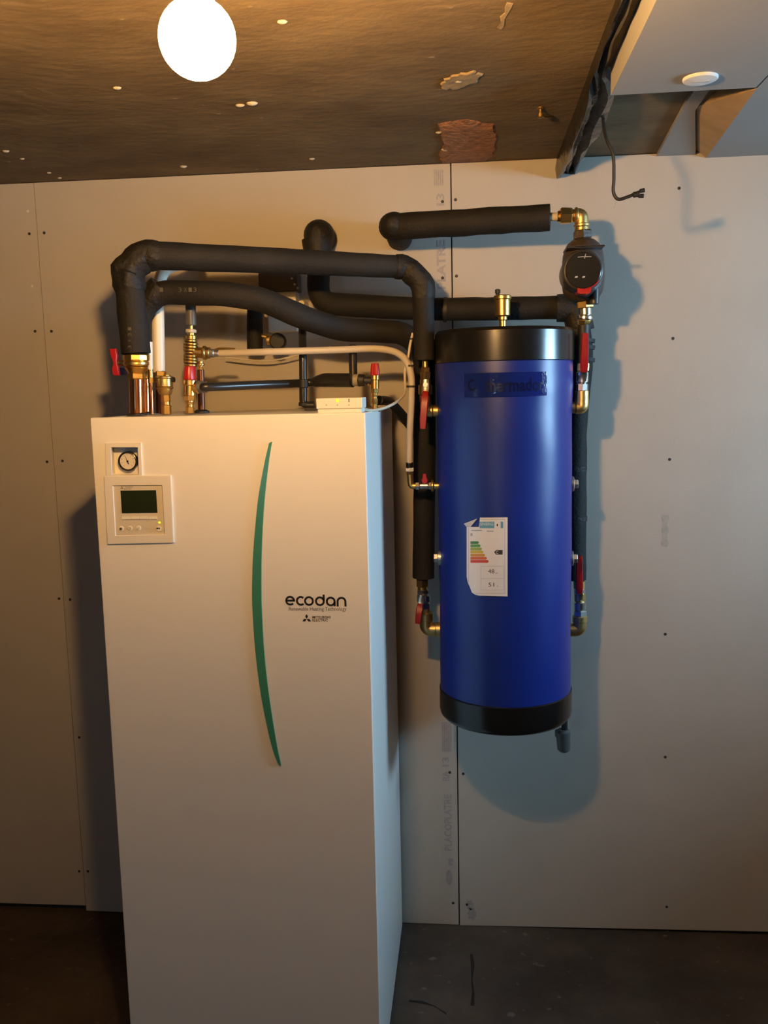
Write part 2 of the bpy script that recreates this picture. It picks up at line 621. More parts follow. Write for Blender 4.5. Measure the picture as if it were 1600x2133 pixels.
for q in range(5):
    wall_rect(921 + q * 4.2, 1504, 923.6 + q * 4.2, 1566)
    wall_rect(904 + q * 4.2, 353, 906.4 + q * 4.2, 387)
for q in range(16):   # oval maker's mark
    a0 = math.pi * 2 * q / 16
    p = P(936, 1828, 0)
    c = P(936, 1828, 0) + Vector((0.010 * math.cos(a0), 0, 0.026 * math.sin(a0)))
    a1 = math.pi * 2 * (q + 1) / 16
    d = P(936, 1828, 0) + Vector((0.010 * math.cos(a1), 0, 0.026 * math.sin(a1)))
    ink.add([(p.x, -0.0003, p.z), (c.x, -0.0003, c.z), (d.x, -0.0003, d.z)], [(0, 1, 2)])
wall_rect(935, 1788, 944, 1803)
ink.build('print', 'print_ink', b_m, smooth=False)
blot = MB()
for cx, cy, rx, rz in ((979, 1885, 0.011, 0.016), (983, 1903, 0.013, 0.020)):
    c = P(cx, cy, 0)
    vs = [(c.x, -0.0003, c.z)]
    for q in range(18):
        a0 = math.pi * 2 * q / 18
        k = 1 + 0.25 * math.sin(q * 2.3)
        vs.append((c.x + rx * k * math.cos(a0), -0.0003, c.z + rz * k * math.sin(a0)))
    blot.add(vs, [(0, q + 1, (q + 1) % 18 + 1) for q in range(18)])
blot.build('print', 'print_ink', b_r, smooth=False)
sm = MB()
c = P(1386, 1106, 0)
vs = []
for q in range(9):
    zz = 0.046 - q * 0.0115
    wd = 0.011 * (0.75 + 0.35 * math.sin(q * 1.9 + 0.5))
    vs += [(c.x - wd, -0.0004, c.z + zz), (c.x + wd * 0.9, -0.0004, c.z + zz)]
sm.add(vs, [(2 * q, 2 * q + 1, 2 * q + 3, 2 * q + 2) for q in range(8)])
mat('smear', (0.40, 0.38, 0.32), 0.8, var=0.1, vscale=60)
sm.build('filler_smear', 'smear', b_r, smooth=False)

# ---- repairs in the concrete ceiling: bare brick by the wall and a smear of filler


def patch(pxs, material, lift, name, seed, jag=0.006):
    random.seed(seed)
    pts = [PZ(x, y, H) for x, y in pxs]
    out = []
    n = len(pts)
    for i in range(n):
        a, b = pts[i], pts[(i + 1) % n]
        for k in range(5):
            q = a.lerp(b, k / 5)
            out.append(Vector((q.x + random.uniform(-jag, jag), min(q.y + random.uniform(-jag, jag), -0.001), 0)))
    c = sum(out, Vector()) / len(out)
    mb = MB()
    rs = []
    for s_, dz in ((1.0, 0.001), (0.93, lift), (0.66, lift * 1.1), (0.35, lift * 0.9), (0.05, lift)):
        rs.append([Vector((c.x + (p.x - c.x) * s_, c.y + (p.y - c.y) * s_, H - dz - (random.uniform(0, lift * 0.35) if s_ < 1 else -0.002))) for p in out])
    mb.rings(rs)
    return mb.build(name, material, ce)


patch([(914, 256), (968, 248), (1028, 258), (1037, 284), (1030, 325), (1012, 334), (918, 341), (916, 318), (922, 300)], 'brick_red', 0.004, 'brick_patch', 3)
patch([(918, 170), (935, 158), (985, 147), (1003, 152), (992, 170), (955, 184), (925, 184)], 'filler', 0.003, 'filler_patch', 5, 0.005)
patch([(1060, 0), (1068, 12), (1048, 60), (1035, 58)], 'filler', 0.001, 'filler_patch', 8, 0.004)
for x, y, r in ((955, 167, 0.008), (928, 310, 0.009), (914, 275, 0.006), (244, 182, 0.007), (382, 346, 0.008), (12, 314, 0.007), (102, 359, 0.005), (588, 44, 0.007), (500, 218, 0.008), (525, 214, 0.010), (650, 330, 0.006), (46, 330, 0.005), (124, 370, 0.005)):
    p = PZ(x, y, H)
    MB().sphere((p.x, p.y, H - 0.001), r, 8, 6, (1.3, 0.9, 0.5)).build('plaster_crumb', 'plaster_bit', ce)

mat('crack', (0.012, 0.010, 0.008), 0.9)
for pxs, nm in ((((982, 1988), (985, 2010), (983, 2040), (986, 2070), (984, 2095)), 'crack'), (((852, 2085), (880, 2088), (905, 2096), (930, 2112)), 'crack')):
    pts = [PZ(x, y, 0) for x, y in pxs]
    mb = MB()
    vs = []
    for i, p in enumerate(pts):
        wd = 0.0035 + 0.002 * math.sin(i * 2.1)
        d_ = Vector((wd, 0, 0)) if pxs[0][0] == 982 else Vector((0, wd, 0))
        vs += [p - d_ + Vector((0, 0, 0.0006)), p + d_ + Vector((0, 0, 0.0006))]
    mb.add(vs, [(2 * i, 2 * i + 1, 2 * i + 3, 2 * i + 2) for i in range(len(pts) - 1)])
    mb.build(nm, 'crack', fl, smooth=False)

# ---- boxed-in bulkheads at the right of the ceiling
pa = PZ(1269, 139, H)
ZA = P(1276, 198, pa.y).z
xa0, xa1 = 0.327, 0.603
ya = pa.y + 0.002
t1 = struct(MB().box((xa0, -2.9, ZA), (xa1, ya, H)).build('trim_1', 'soffit', smooth=False, bevel=0.001))
# bulkhead beside it that slopes up to the wall, its left cheek leaning outward
pw = P(1471, 329, 0)
pe = PZ(1567, 193, ZA)
t2m = MB()
xs0 = xa1 + 0.004
fx = XR - 0.002
v = [(xs0, -2.9, ZA + 0.001), (xs0, ya + 0.01, ZA + 0.001), (pw.x, -0.001, pw.z),               # lower left edge
     (xs0 - 0.0, -2.9, H), (xs0 - 0.002, ya + 0.003, H), (pw.x - 0.022, -0.001, H),            # upper left edge
     (fx, -2.9, ZA + 0.001), (fx, ya + 0.01, ZA + 0.001), (fx, -0.001, pw.z), (fx, -2.9, H), (fx, ya, H), (fx, -0.001, H)]
c1 = PZ(1452, 222, H)
v.append((c1.x, c1.y, H))          # 12: cheek meets the ceiling strip
t2m.add(v, [(0, 6, 7, 1), (1, 7, 8, 2), (0, 1, 4, 3), (0, 3, 9, 6), (6, 9, 10, 7), (7, 10, 11, 8), (2, 8, 11, 5), (3, 4, 10, 9), (4, 12, 5, 11, 10)])
t2 = struct(t2m.build('trim_2', 'soffit', smooth=False))
mat('ochre_cheek', (0.50, 0.34, 0.16), 0.75, var=0.12, vscale=14)  # ochre tone laid on the leaning left cheek
MB().add([v[1], v[2], v[5], v[12], v[4]], [(0, 1, 3), (1, 2, 3), (0, 3, 4)]).build('cheek_face', 'ochre_cheek', t2, smooth=False)
# thin plasterboard strip fixed flat on the ceiling
q0, q1 = PZ(1369, 318, H), PZ(1430, 204, H)
t3 = struct(MB().prism([(q0.x, -0.002), (q1.x, q1.y), (q1.x - 0.01, ya - 0.15), (c1.x - 0.02, ya - 0.15), (c1.x - 0.004, c1.y), (pw.x - 0.028, -0.002)], 0, 1, 2, H - 0.009, H).build('trim_3', 'soffit', smooth=False))

# ================================================================= CEILING THINGS
# bare bulb in its holder
r_ = thing('light_bulb', 'glowing bare round bulb hanging from the dark concrete ceiling', 'light bulb', BULB)
RB = 0.040
prof = [(max(RB * math.sin(math.pi * i / 16), 1e-4), -RB * math.cos(math.pi * i / 16)) for i in range(9)]
MB().lathe(BULB, Vector((0, 0, 1)), prof, 40).build('dimmed_lower_half', 'bulb_dim_half', r_)  # dimmer lower half, made up so the light falls off toward the floor
prof = [(RB * math.sin(math.pi * i / 16), -RB * math.cos(math.pi * i / 16)) for i in range(8, 14)] + [(0.0150, RB * 1.05), (0.0140, RB * 1.25)]
MB().lathe(BULB, Vector((0, 0, 1)), prof, 40).build('globe', 'bulb_glow', r_)
zt = BULB.z + RB * 1.25
MB().lathe((BULB.x, BULB.y, zt), Vector((0, 0, 1)), [(0.013, 0), (0.013, 0.02), (0.021, 0.021), (0.021, 0.055), (0.010, 0.075), (0.005, 0.08)], 24).build('lamp_holder', 'black_rubber', r_)
MB().tube([(BULB.x, BULB.y, zt + 0.078), (BULB.x, BULB.y, H - 0.022)], 0.0035, 8).build('flex', 'white_cable', r_)
MB().lathe((BULB.x, BULB.y, H), Vector((0, 0, -1)), [(0.040, 0), (0.040, 0.006), (0.02, 0.022), (0.006, 0.026)], 24).build('ceiling_rose', 'white_plastic', r_)

# crumpled black membrane strip running along the ceiling step towards the wall
mem = MB()
rows = 70
ys = [-2.2 + (2.199) * i / rows for i in range(rows + 1)]
sec = [(0.288, -0.000), (0.283, 0.026), (0.289, 0.052), (0.299, 0.047), (0.306, 0.030), (0.316, 0.037), (0.324, 0.026), (0.334, 0.042), (0.345, 0.030), (0.353, 0.0)]
grid = []
for i, yy in enumerate(ys):
    row = []
    near = min(1.0, (yy + 0.95) / 0.6) if yy > -0.95 else 0.0
    for j, (xx, dd) in enumerate(sec):
        k = noise.noise(Vector((xx * 30, yy * 3.1, 4.0))) * 0.011 + noise.noise(Vector((xx * 50, yy * 11, 1.0))) * 0.006
        wide = 1.0 if yy > -0.62 else (0.40 if yy < -0.70 else 0.40 + 0.6 * (yy + 0.70) / 0.08)
        x_ = 0.286 + (xx - 0.286) * wide + (k * 0.8 if 0 < j < len(sec) - 1 else 0)
        d_ = 0.0 if j in (0, len(sec) - 1) else max(0.006, dd * (0.55 + 0.55 * near) * (1.0 if wide > 0.9 else 0.62) + k)
        row.append(Vector((min(x_, 0.324) if yy < ya + 0.01 else x_, yy, H - d_)))
    grid.append(row)
n = len(sec)
vs = [p for r in grid for p in r]
fs = []
for i in range(rows):
    for j in range(n - 1):
        fs.append((i * n + j, i * n + j + 1, (i + 1) * n + j + 1, (i + 1) * n + j))
fs.append(tuple(range(n)))
fs.append(tuple(rows * n + j for j in range(n - 1, -1, -1)))
for i in range(rows):
    fs.append((i * n, (i + 1) * n, (i + 1) * n + n - 1, i * n + n - 1))
mem.add(vs, fs)
tag(mem.build('membrane_strip', 'membrane'), 'crumpled black plastic membrane strip running along the ceiling down to the wall', 'membrane')

# round white cover on the bulkhead underside
pd = PZ(1459, 162, ZA)
dk = thing('cover_plate', 'round white cover plate on the grey ceiling bulkhead', 'cover plate', (pd.x, pd.y, ZA))
MB().lathe((pd.x, pd.y, ZA), Vector((0, 0, -1)), [(0.032, 0), (0.032, 0.003), (0.030, 0.005), (0.012, 0.007), (0.0, 0.007)], 36).build('plate', 'disc_white', dk)
MB().box((pd.x - 0.016, pd.y - 0.002, ZA - 0.0076), (pd.x + 0.016, pd.y + 0.002, ZA - 0.0066)).build('slot', 'label_grey', dk, smooth=False)

# loose black wire hanging down from the ceiling
wy = -0.5
wp = [PZ(1240, 245, H), P(1262, 285, -0.49), P(1277, 322, wy), P(1279, 370, wy), P(1278, 400, wy), P(1288, 415, wy), P(1308, 410, wy), P(1320, 405, wy)]
wp[0].y = min(wp[0].y, -0.45)
wr = thing('loose_wire', 'loose black wire hanging from the ceiling with its end bent to the right', 'wire', wp[4])
MB().tube(spline(wp, 8), 0.0036, 10).build('sheath', 'black_rubber', wr)
a, b = P(1319, 406, wy), P(1332, 404, wy)
mbx = MB().cyl(a, b, 0.0062, n=10)
mbx.cyl(P(1333, 398, wy), P(1343, 396, wy), 0.0045, n=10).cyl(P(1330, 408, wy), P(1341, 408, wy), 0.0045, n=10)
mbx.tube([a, P(1334, 398, wy)], 0.003, 8).tube([a, P(1332, 408, wy)], 0.003, 8)
mbx.build('connector', 'black_rubber', wr)
MB().tube(spline([P(1289, 415, wy), P(1283, 424, wy), P(1279, 434, wy)], 6), 0.0008, 6).build('earth_strand', 'olive', wr)

# small brass hook in the ceiling
ph = PZ(1126, 224, H)
hk = thing('ceiling_hook', 'small brass screw hook in the dark ceiling near the black membrane', 'hook', ph)
MB().lathe((ph.x, ph.y, H), Vector((0, 0, -1)), [(0.008, 0), (0.008, 0.002), (0.004, 0.004), (0.004, 0.012), (0.008, 0.014), (0.008, 0.021), (0.003, 0.023)], 16).build('shank', 'dull_brass', hk)
MB().tube(spline([Vector((ph.x, ph.y, H - 0.019)), Vector((ph.x + 0.012, ph.y + 0.01, H - 0.018)), Vector((ph.x + 0.02, ph.y + 0.03, H - 0.012)), Vector((ph.x + 0.03, ph.y + 0.06, H - 0.004))], 6), 0.003, 8).build('eye', 'dull_brass', hk)

# ================================================================= THE HEATING CABINET
UX, UW, UYF, UYB, UH = -0.785, 0.609, -0.67, -0.012, 1.6
cab = thing('heating_cabinet', 'tall white steel heating cabinet with green stripe and control panel', 'heating unit', (UX + UW / 2, (UYF + UYB) / 2, 0))
FT = 0.022
# pressure gauge recess in the front
hx0, hx1 = P(231, 960, UYF).x, P(287, 960, UYF).x
hz0, hz1 = P(260, 989, UYF).z, P(260, 932, UYF).z
xs, zs = [UX, hx0, hx1, UX + UW], [0.012, hz0, hz1, UH]
fp = MB()
idx = {}
for lay, yy in enumerate((UYF, UYF + FT)):
    for i in range(4):
        for k in range(4):
            idx[lay, i, k] = len(fp.v)
            fp.v.append(Vector((xs[i], yy, zs[k])))
for lay in (0, 1):
    for i in range(3):
        for k in range(3):
            if (i, k) == (1, 1):
                continue
            fp.f.append((idx[lay, i, k], idx[lay, i + 1, k], idx[lay, i + 1, k + 1], idx[lay, i, k + 1]))
for i in range(3):
    fp.f.append((idx[0, i, 0], idx[0, i + 1, 0], idx[1, i + 1, 0], idx[1, i, 0]))
    fp.f.append((idx[0, i, 3], idx[0, i + 1, 3], idx[1, i + 1, 3], idx[1, i, 3]))
    fp.f.append((idx[0, 0, i], idx[0, 0, i + 1], idx[1, 0, i + 1], idx[1, 0, i]))
    fp.f.append((idx[0, 3, i], idx[0, 3, i + 1], idx[1, 3, i + 1], idx[1, 3, i]))
for e in (((1, 1), (2, 1)), ((1, 2), (2, 2)), ((1, 1), (1, 2)), ((2, 1), (2, 2))):
    (a, b), (c, d) = e
    fp.f.append((idx[0, a, b], idx[0, c, d], idx[1, c, d], idx[1, a, b]))
fpan = fp.build('front_panel', 'white_steel', cab, smooth=False, bevel=0.0025)
sd = 0.0015
MB().box((UX + UW - 0.02, UYF + FT + sd, 0.004), (UX + UW, UYB, UH - 0.001)).build('side_panel', 'white_steel', cab, smooth=False, bevel=0.0015)
MB().box((UX, UYF + FT + sd, 0.004), (UX + 0.02, UYB, UH - 0.001)).build('side_panel', 'white_steel', cab, smooth=False, bevel=0.0015)
MB().box((UX + 0.021, UYF + FT + sd, UH - 0.02), (UX + UW - 0.021, UYB, UH - 0.002)).build('top_panel', 'white_steel', cab, smooth=False)
MB().box((UX + 0.021, UYB - 0.015, 0.01), (UX + UW - 0.021, UYB - 0.001, UH - 0.021)).build('back_panel', 'white_steel', cab, smooth=False)
MB().box((UX + 0.021, UYF + 0.06, 0.0), (UX + UW - 0.021, UYB - 0.02, 0.05)).build('base_tray', 'pump_grey', cab, smooth=False)

yp = UYF


def fx_(x, y, d=0.0):
    return P(x, y, yp - d)


def flat(mb, pxs, d0, d1):
    # polygon in image points laid on the cabinet front, from d0 to d1 proud of it
    pts = [fx_(x, y, (d0 + d1) / 2) for x, y in pxs]
    return mb.prism([(p.x, p.z) for p in pts], 0, 2, 1, yp - d1, yp - d0)


def frame_ring(mb, outer, inner, d0, d1):
    o = [fx_(x, y, d1) for x, y in outer]
    i = [fx_(x, y, d1) for x, y in inner]
    n = len(o)
    vs = []
    for yy in (yp - d0, yp - d1):
        vs += [(p.x, yy, p.z) for p in o] + [(p.x, yy, p.z) for p in i]
    fs = []
    for q in range(n):
        r = (q + 1) % n
        fs.append((2 * n + q, 2 * n + r, 3 * n + r, 3 * n + q))
        fs.append((q, r, 2 * n + r, 2 * n + q))
        fs.append((n + q, n + r, 3 * n + r, 3 * n + q))
    return mb.add(vs, fs)


# bezel: upper part round the gauge, lower part round the controller
bz = MB()
frame_ring(bz, [(219, 923), (293, 922), (296, 991), (221, 992)], [(231, 932), (287, 932), (289, 990), (233, 990)], 0.0, 0.004)
bezel = bz.build('gauge_bezel', 'white_plastic', cab, smooth=False, bevel=0.0012)
bz = MB()
frame_ring(bz, [(216, 992), (356, 990), (362, 1131), (223, 1134)], [(235, 1012), (337, 1011), (343, 1113), (241, 1116)], 0.0, 0.005)
cbez = bz.build('control_bezel', 'white_plastic', cab, smooth=False, bevel=0.0015)
ctl = flat(MB(), [(235, 1012), (337, 1011), (343, 1113), (241, 1116)], 0.0, 0.0022).build('controller', 'pale_plastic', cab, smooth=False, bevel=0.0008)
scr = flat(MB(), [(251, 1022), (325, 1021), (328, 1068), (254, 1069)], 0.0022, 0.0030).build('screen', 'lcd', ctl, smooth=False)
for k in range(4):
    x = 254 + k * 18.6
    flat(MB(), [(x, 1076.5), (x + 17, 1076.2), (x + 17.3, 1082), (x + 0.3, 1082.3)], 0.0022, 0.0040).build('key', 'cream_key', ctl, smooth=False, bevel=0.0005)
for x, y in ((253, 1101), (271, 1100.5), (289, 1100)):
    c = fx_(x, y, 0.003)
    MB().cyl((c.x, yp - 0.0022, c.z), (c.x, yp - 0.0040, c.z), 0.0056, n=20).build('button', 'cream_key', ctl)
sym = MB()
c = fx_(253, 1101)
sym.box((c.x - 0.0028, yp - 0.0043, c.z - 0.0028), (c.x + 0.0028, yp - 0.0040, c.z + 0.0028))
c = fx_(271, 1100.5)
for q in range(9):
    a = math.radians(-140 + q * 34)
    p0 = (c.x + 0.0025 * math.cos(a), c.z + 0.0025 * math.sin(a))
    sym.box((p0[0] - 0.0005, yp - 0.0043, p0[1] - 0.0005), (p0[0] + 0.0005, yp - 0.0040, p0[1] + 0.0005))
c = fx_(289, 1100)
sym.add([(c.x - 0.0026, yp - 0.0043, c.z), (c.x - 0.0005, yp - 0.0043, c.z - 0.0026), (c.x + 0.0032, yp - 0.0043, c.z + 0.0026), (c.x - 0.0004, yp - 0.0043, c.z - 0.0010)], [(0, 1, 3), (1, 2, 3)])
sym.build('button_symbol', 'grey_print', ctl, smooth=False)
c = fx_(331, 1101, 0.003)
MB().cyl((c.x, yp - 0.0022, c.z), (c.x, yp - 0.0042, c.z), 0.0066, n=20).build('button', 'cream_key', ctl)
mk = MB()
mk.box((c.x - 0.0052, yp - 0.0046, c.z - 0.0012), (c.x - 0.0015, yp - 0.0042, c.z + 0.0026)).box((c.x - 0.0008, yp - 0.0046, c.z - 0.0012), (c.x + 0.0026, yp - 0.0042, c.z + 0.0020))
mk.build('button_mark', 'black_print', ctl, smooth=False)
c = fx_(332, 1088.5, 0.003)
MB().sphere((c.x, yp - 0.0026, c.z), 0.0024, 10, 6, (1.3, 0.5, 1)).build('power_light', 'led_green', ctl)


def diamonds(mb, cx, cz, s, y):
    # three rhombi meeting in the middle
    for a0 in (90, 210, 330):
        d = Vector((math.cos(math.radians(a0)), 0, math.sin(math.radians(a0))))
        e = Vector((-d.z, 0, d.x))
        c = Vector((cx, y, cz))
        pts = [c + d * 0.02 * s, c + d * s * 0.5 + e * s * 0.29, c + d * s, c + d * s * 0.5 - e * s * 0.29]
        mb.add(pts, [(0, 1, 2, 3)])


def front_text(mb, s, x0, y1, x1, y0, d, bold=0.0):
    # text box between image points (x0,y1) lower left and (x1,y0) upper right
    a, b = fx_(x0, y1, d), fx_(x1, y0, d)
    sl = (fx_(x1, y1, d).z - a.z) * 0.0
    vs, fs = text_geo(s, w=b.x - a.x, h=b.z - a.z, bold=bold)
    mb.add([(a.x + v[0], yp - d, a.z + v[1]) for v in vs], fs)


tm = MB()
c = fx_(254, 1016, 0.0026)
diamonds(tm, c.x, c.z, 0.0040, yp - 0.0026)
front_text(tm, 'MITSUBISHI', 259, 1016, 276, 1013, 0.0026)
front_text(tm, 'ELECTRIC', 259, 1020, 274, 1017, 0.0026)
tm.build('lettering', 'grey_print', ctl, smooth=False)

# gauge deep in its recess
gy = UYF + 0.019
gback = MB().box((hx0 - 0.004, UYF + 0.0205, hz0 - 0.004), (hx1 + 0.004, UYF + 0.0235, hz1 + 0.004)).build('gauge_plate', 'white_plastic', cab, smooth=False)
gc = P(265.5, 961, UYF + 0.010)
gauge = MB().lathe((gc.x, UYF + 0.0205, gc.z), Vector((0, -1, 0)), [(0.0215, 0), (0.0215, 0.011), (0.0195, 0.012), (0.0178, 0.010), (0.0178, 0.0085), (0.0, 0.0085)], 36).build('pressure_gauge', 'black_gloss', cab)
MB().lathe((gc.x, UYF + 0.0205 - 0.0080, gc.z), Vector((0, -1, 0)), [(0.0177, 0), (0.0177, 0.0012), (0.0, 0.0012)], 36).build('dial', 'gauge_face', gauge)
yd = UYF + 0.0205 - 0.0098
nd = MB()
a0 = math.radians(112)
d = Vector((math.cos(a0), 0, math.sin(a0)))
e = Vector((-d.z, 0, d.x))
c = Vector((gc.x, yd - 0.0008, gc.z))
nd.add([c - d * 0.007 + e * 0.0011, c - d * 0.007 - e * 0.0011, c + d * 0.014 - e * 0.0003, c + d * 0.014 + e * 0.0003], [(0, 1, 2, 3)])
nd.cyl((gc.x, yd, gc.z), (gc.x, yd - 0.0012, gc.z), 0.0024, n=14)
nd.build('needle', 'black_print', gauge, smooth=False)
tk = MB()
for q in range(9):
    a0 = math.radians(225 - q * 33.75)
    d = Vector((math.cos(a0), 0, math.sin(a0)))
    e = Vector((-d.z, 0, d.x))
    c = Vector((gc.x, yd + 0.0004, gc.z))
    tk.add([c + d * 0.0125 + e * 0.0003, c + d * 0.0125 - e * 0.0003, c + d * 0.0158 - e * 0.0003, c + d * 0.0158 + e * 0.0003], [(0, 1, 2, 3)])
tk.build('scale_marks', 'grey_print', gauge, smooth=False)

# green curved stripe
SL = [(560, 923, 566.3, 920), (549.8, 967.5, 559, 967.5), (537.8, 1035, 551.5, 1035), (530.8, 1102.5, 546.8, 1102.5), (526, 1170, 544.7, 1170), (524.6, 1237.5, 544.6, 1237.5),
      (526.2, 1284, 546, 1284), (530.8, 1351, 549.8, 1351), (538.8, 1419, 556.5, 1419), (550, 1486, 565.8, 1486), (565.4, 1554, 576.8, 1554), (578, 1588, 584, 1588), (584.2, 1595.5, 585.2, 1595.5)]
st = MB()
d1 = 0.0035
Ls = spline([fx_(a, b, d1) for a, b, _, _ in SL], 4)
Rs = spline([fx_(c, d, d1) for _, _, c, d in SL], 4)
rs = []
for l, r in zip(Ls, Rs):
    cpt = (l + r) / 2
    i_ = 0.0013
    l2, r2 = l + (cpt - l) * 0.16, r + (cpt - r) * 0.05
    rs.append([Vector((l.x, yp, l.z)), Vector((l.x, yp - d1 * 0.45, l.z)), Vector((l2.x, yp - d1, l2.z)), Vector((r2.x, yp - d1 * 0.9, r2.z)), Vector((r.x, yp - d1 * 0.5, r.z)), Vector((r.x, yp, r.z))])
st.rings(rs)
st.build('green_stripe', 'accent_green', cab)

# front lettering, strokes of one width
lt = MB()


def stroke(mb, pts, wd, y):
    L = []
    for i, p in enumerate(pts):
        t = (Vector(pts[min(i + 1, len(pts) - 1)]) - Vector(pts[max(i - 1, 0)])).normalized()
        nrm = Vector((-t.y, t.x))
        L.append((Vector(p) + nrm * wd / 2, Vector(p) - nrm * wd / 2))
    o = []
    for a, b in L:
        o += [(a.x, y, a.y), (b.x, y, b.y)]
    mb.add(o, [(2 * i, 2 * i + 1, 2 * i + 3, 2 * i + 2) for i in range(len(pts) - 1)])


def arc(cx, cz, r, a0, a1, n=28):
    return [(cx + r * math.cos(math.radians(a0 + (a1 - a0) * k / n)), cz + r * math.sin(math.radians(a0 + (a1 - a0) * k / n))) for k in range(n + 1)]


yl = yp - 0.0005
kpx = m_per_px(fx_(658, 1252))
cent = [fx_(x, y) for x, y in ((604.5, 1251.2), (626.8, 1251.6), (643.8, 1251.9), (666.5, 1252.3), (689, 1252.8), (711.5, 1253.2))]
R_ = 8.2 * kpx
SW = 4.3 * kpx
c = cent[0]; stroke(lt, arc(c.x, c.z, R_, 0, 318), SW, yl); stroke(lt, [(c.x - R_, c.z + 0.2 * kpx), (c.x + R_ + SW / 2, c.z + 0.2 * kpx)], SW * 0.95, yl)
c = cent[1]; stroke(lt, arc(c.x, c.z, R_, 48, 312), SW, yl)
c = cent[2]; stroke(lt, arc(c.x, c.z, R_, 0, 360), SW, yl)
c = cent[3]; stroke(lt, arc(c.x, c.z, R_, 0, 360), SW, yl); stroke(lt, [(c.x + R_, c.z), (c.x + R_, c.z + 14.2 * kpx)], SW, yl)
c = cent[4]; stroke(lt, arc(c.x, c.z, R_, 0, 360), SW, yl); stroke(lt, [(c.x + R_, c.z), (c.x + R_, c.z - 10.3 * kpx)], SW, yl)
c = cent[5]; stroke(lt, [(c.x - R_, c.z - 10.3 * kpx), (c.x - R_, c.z)] + arc(c.x, c.z, R_, 180, 0)[1:] + [(c.x + R_, c.z - 10.3 * kpx)], SW, yl)
lt.build('lettering', 'black_print', cab, smooth=False)
l2 = MB()
front_text(l2, 'Renewable Heating Technology', 602, 1274.5, 721.5, 1264.5, 0.0005)
l2.build('lettering', 'grey_print', cab, smooth=False)
l3 = MB()
c = fx_(639, 1289.2)
diamonds(l3, c.x, c.z, 0.0112, yl)
front_text(l3, 'MITSUBISHI', 651, 1288.5, 688, 1283, 0.0005, 0.02)
front_text(l3, 'ELECTRIC', 651, 1294.5, 683, 1289.3, 0.0005, 0.02)
l3.build('lettering', 'black_print', cab, smooth=False)

# small white receiver box standing on the cabinet
by0, by1 = -0.662, -0.585
ba = P(659, 860, by0)
bb = P(754, 828, by0)
rc = thing('receiver_box', 'small white receiver box with yellow light on top of the heating cabinet', 'control box', ((ba.x + bb.x) / 2, (by0 + by1) / 2, UH))
bxh = bb.z
MB().box((ba.x + 0.003, by0 + 0.003, UH), (bb.x - 0.003, by1 - 0.003, UH + 0.009)).build('base', 'white_plastic', rc, smooth=False, bevel=0.001)
MB().box((ba.x, by0, UH + 0.009), (bb.x, by1, bxh)).build('cover', 'white_plastic', rc, smooth=False, bevel=0.0015)
for x, material, nm in ((680, 'cream_key', 'indicator'), (703, 'led_amber', 'indicator'), (727, 'grey_print', 'indicator')):
    a, b = P(x - (2.6 if material == 'led_amber' else 0.9), 838, by0), P(x + (2.6 if material == 'led_amber' else 0.9), 829.5, by0)
    MB().box((a.x, by0 - 0.0006, a.z), (b.x, by0 + 0.001, bxh - 0.002)).build(nm, material, rc, smooth=False)
mk = MB()
for x in (680, 703, 727):
    p = P(x, 843.5, by0)
    mk.add([(p.x - 0.0022, by0 - 0.0004, p.z - 0.0016), (p.x + 0.0022, by0 - 0.0004, p.z - 0.0016), (p.x, by0 - 0.0004, p.z + 0.0022)], [(0, 1, 2)])
mk.build('symbol', 'label_grey', rc, smooth=False)

# ================================================================= THE BUFFER TANK
TX, TY, TR = 0.134, -0.24, 0.1725
TZ0, TZ1, TZ2, TZ3 = 0.775, 0.852, 1.709, 1.790
tank = thing('buffer_tank', 'blue cylindrical buffer tank with black end caps hanging on the wall', 'water tank', (TX, TY, TZ0))


def cylp(th, z, r):
    return Vector((TX + r * math.sin(th), TY - r * math.cos(th), z))


body = MB()
rs = []
nz = 48
for i in range(nz + 1):
    z = TZ1 - 0.012 + (TZ2 + 0.012 - TZ1 + 0.012) * i / nz
    ring = []
    for q in range(64):
        a = 2 * math.pi * q / 64
        bul = 0.0022 * noise.noise(Vector((math.cos(a) * 1.7, math.sin(a) * 1.7, z * 7)))
        top = max(0.0, 1 - abs(z - (TZ2 - 0.06)) / 0.06)
        ring.append(cylp(a, z, TR + bul + 0.002 * top * (math.sin(a) > 0.3)))
    rs.append(ring)
body.rings(rs)
body.build('jacket', 'blue_vinyl', tank)
up = Vector((0, 0, 1))
RC = TR + 0.0035
MB().lathe((TX, TY, TZ2), up, [(RC - 0.003, 0), (RC, 0.002), (RC, TZ3 - TZ2 - 0.008), (RC - 0.006, TZ3 - TZ2), (0.0, TZ3 - TZ2 + 0.006)], 72).build('top_cap', 'black_cap', tank)
MB().lathe((TX, TY, TZ0), up, [(0.0, 0.0), (RC - 0.020, 0.001), (RC - 0.008, 0.004), (RC - 0.002, 0.011), (RC, 0.020), (RC, TZ1 - TZ0), (RC - 0.003, TZ1 - TZ0 + 0.002)], 72).build('bottom_cap', 'black_cap', tank)


def cyl_hit(x, y, r):
    d = ray(x, y)
    ox, oy = CAM.x - TX, CAM.y - TY
    A = d.x * d.x + d.y * d.y
    B = 2 * (ox * d.x + oy * d.y)
    C_ = ox * ox + oy * oy - r * r
    t_ = (-B - math.sqrt(B * B - 4 * A * C_)) / (2 * A)
    p = CAM + d * t_
    return math.atan2(p.x - TX, -(p.y - TY)), p.z


# energy label: coordinates of a 1173 x 2133 sheet drawing -> tank surface
k_ = 110.0 / 1173


def LB(x, y):
    th, z = cyl_hit(960 + x * k_, 1060 + y * k_, TR + 0.001)
    return th, z


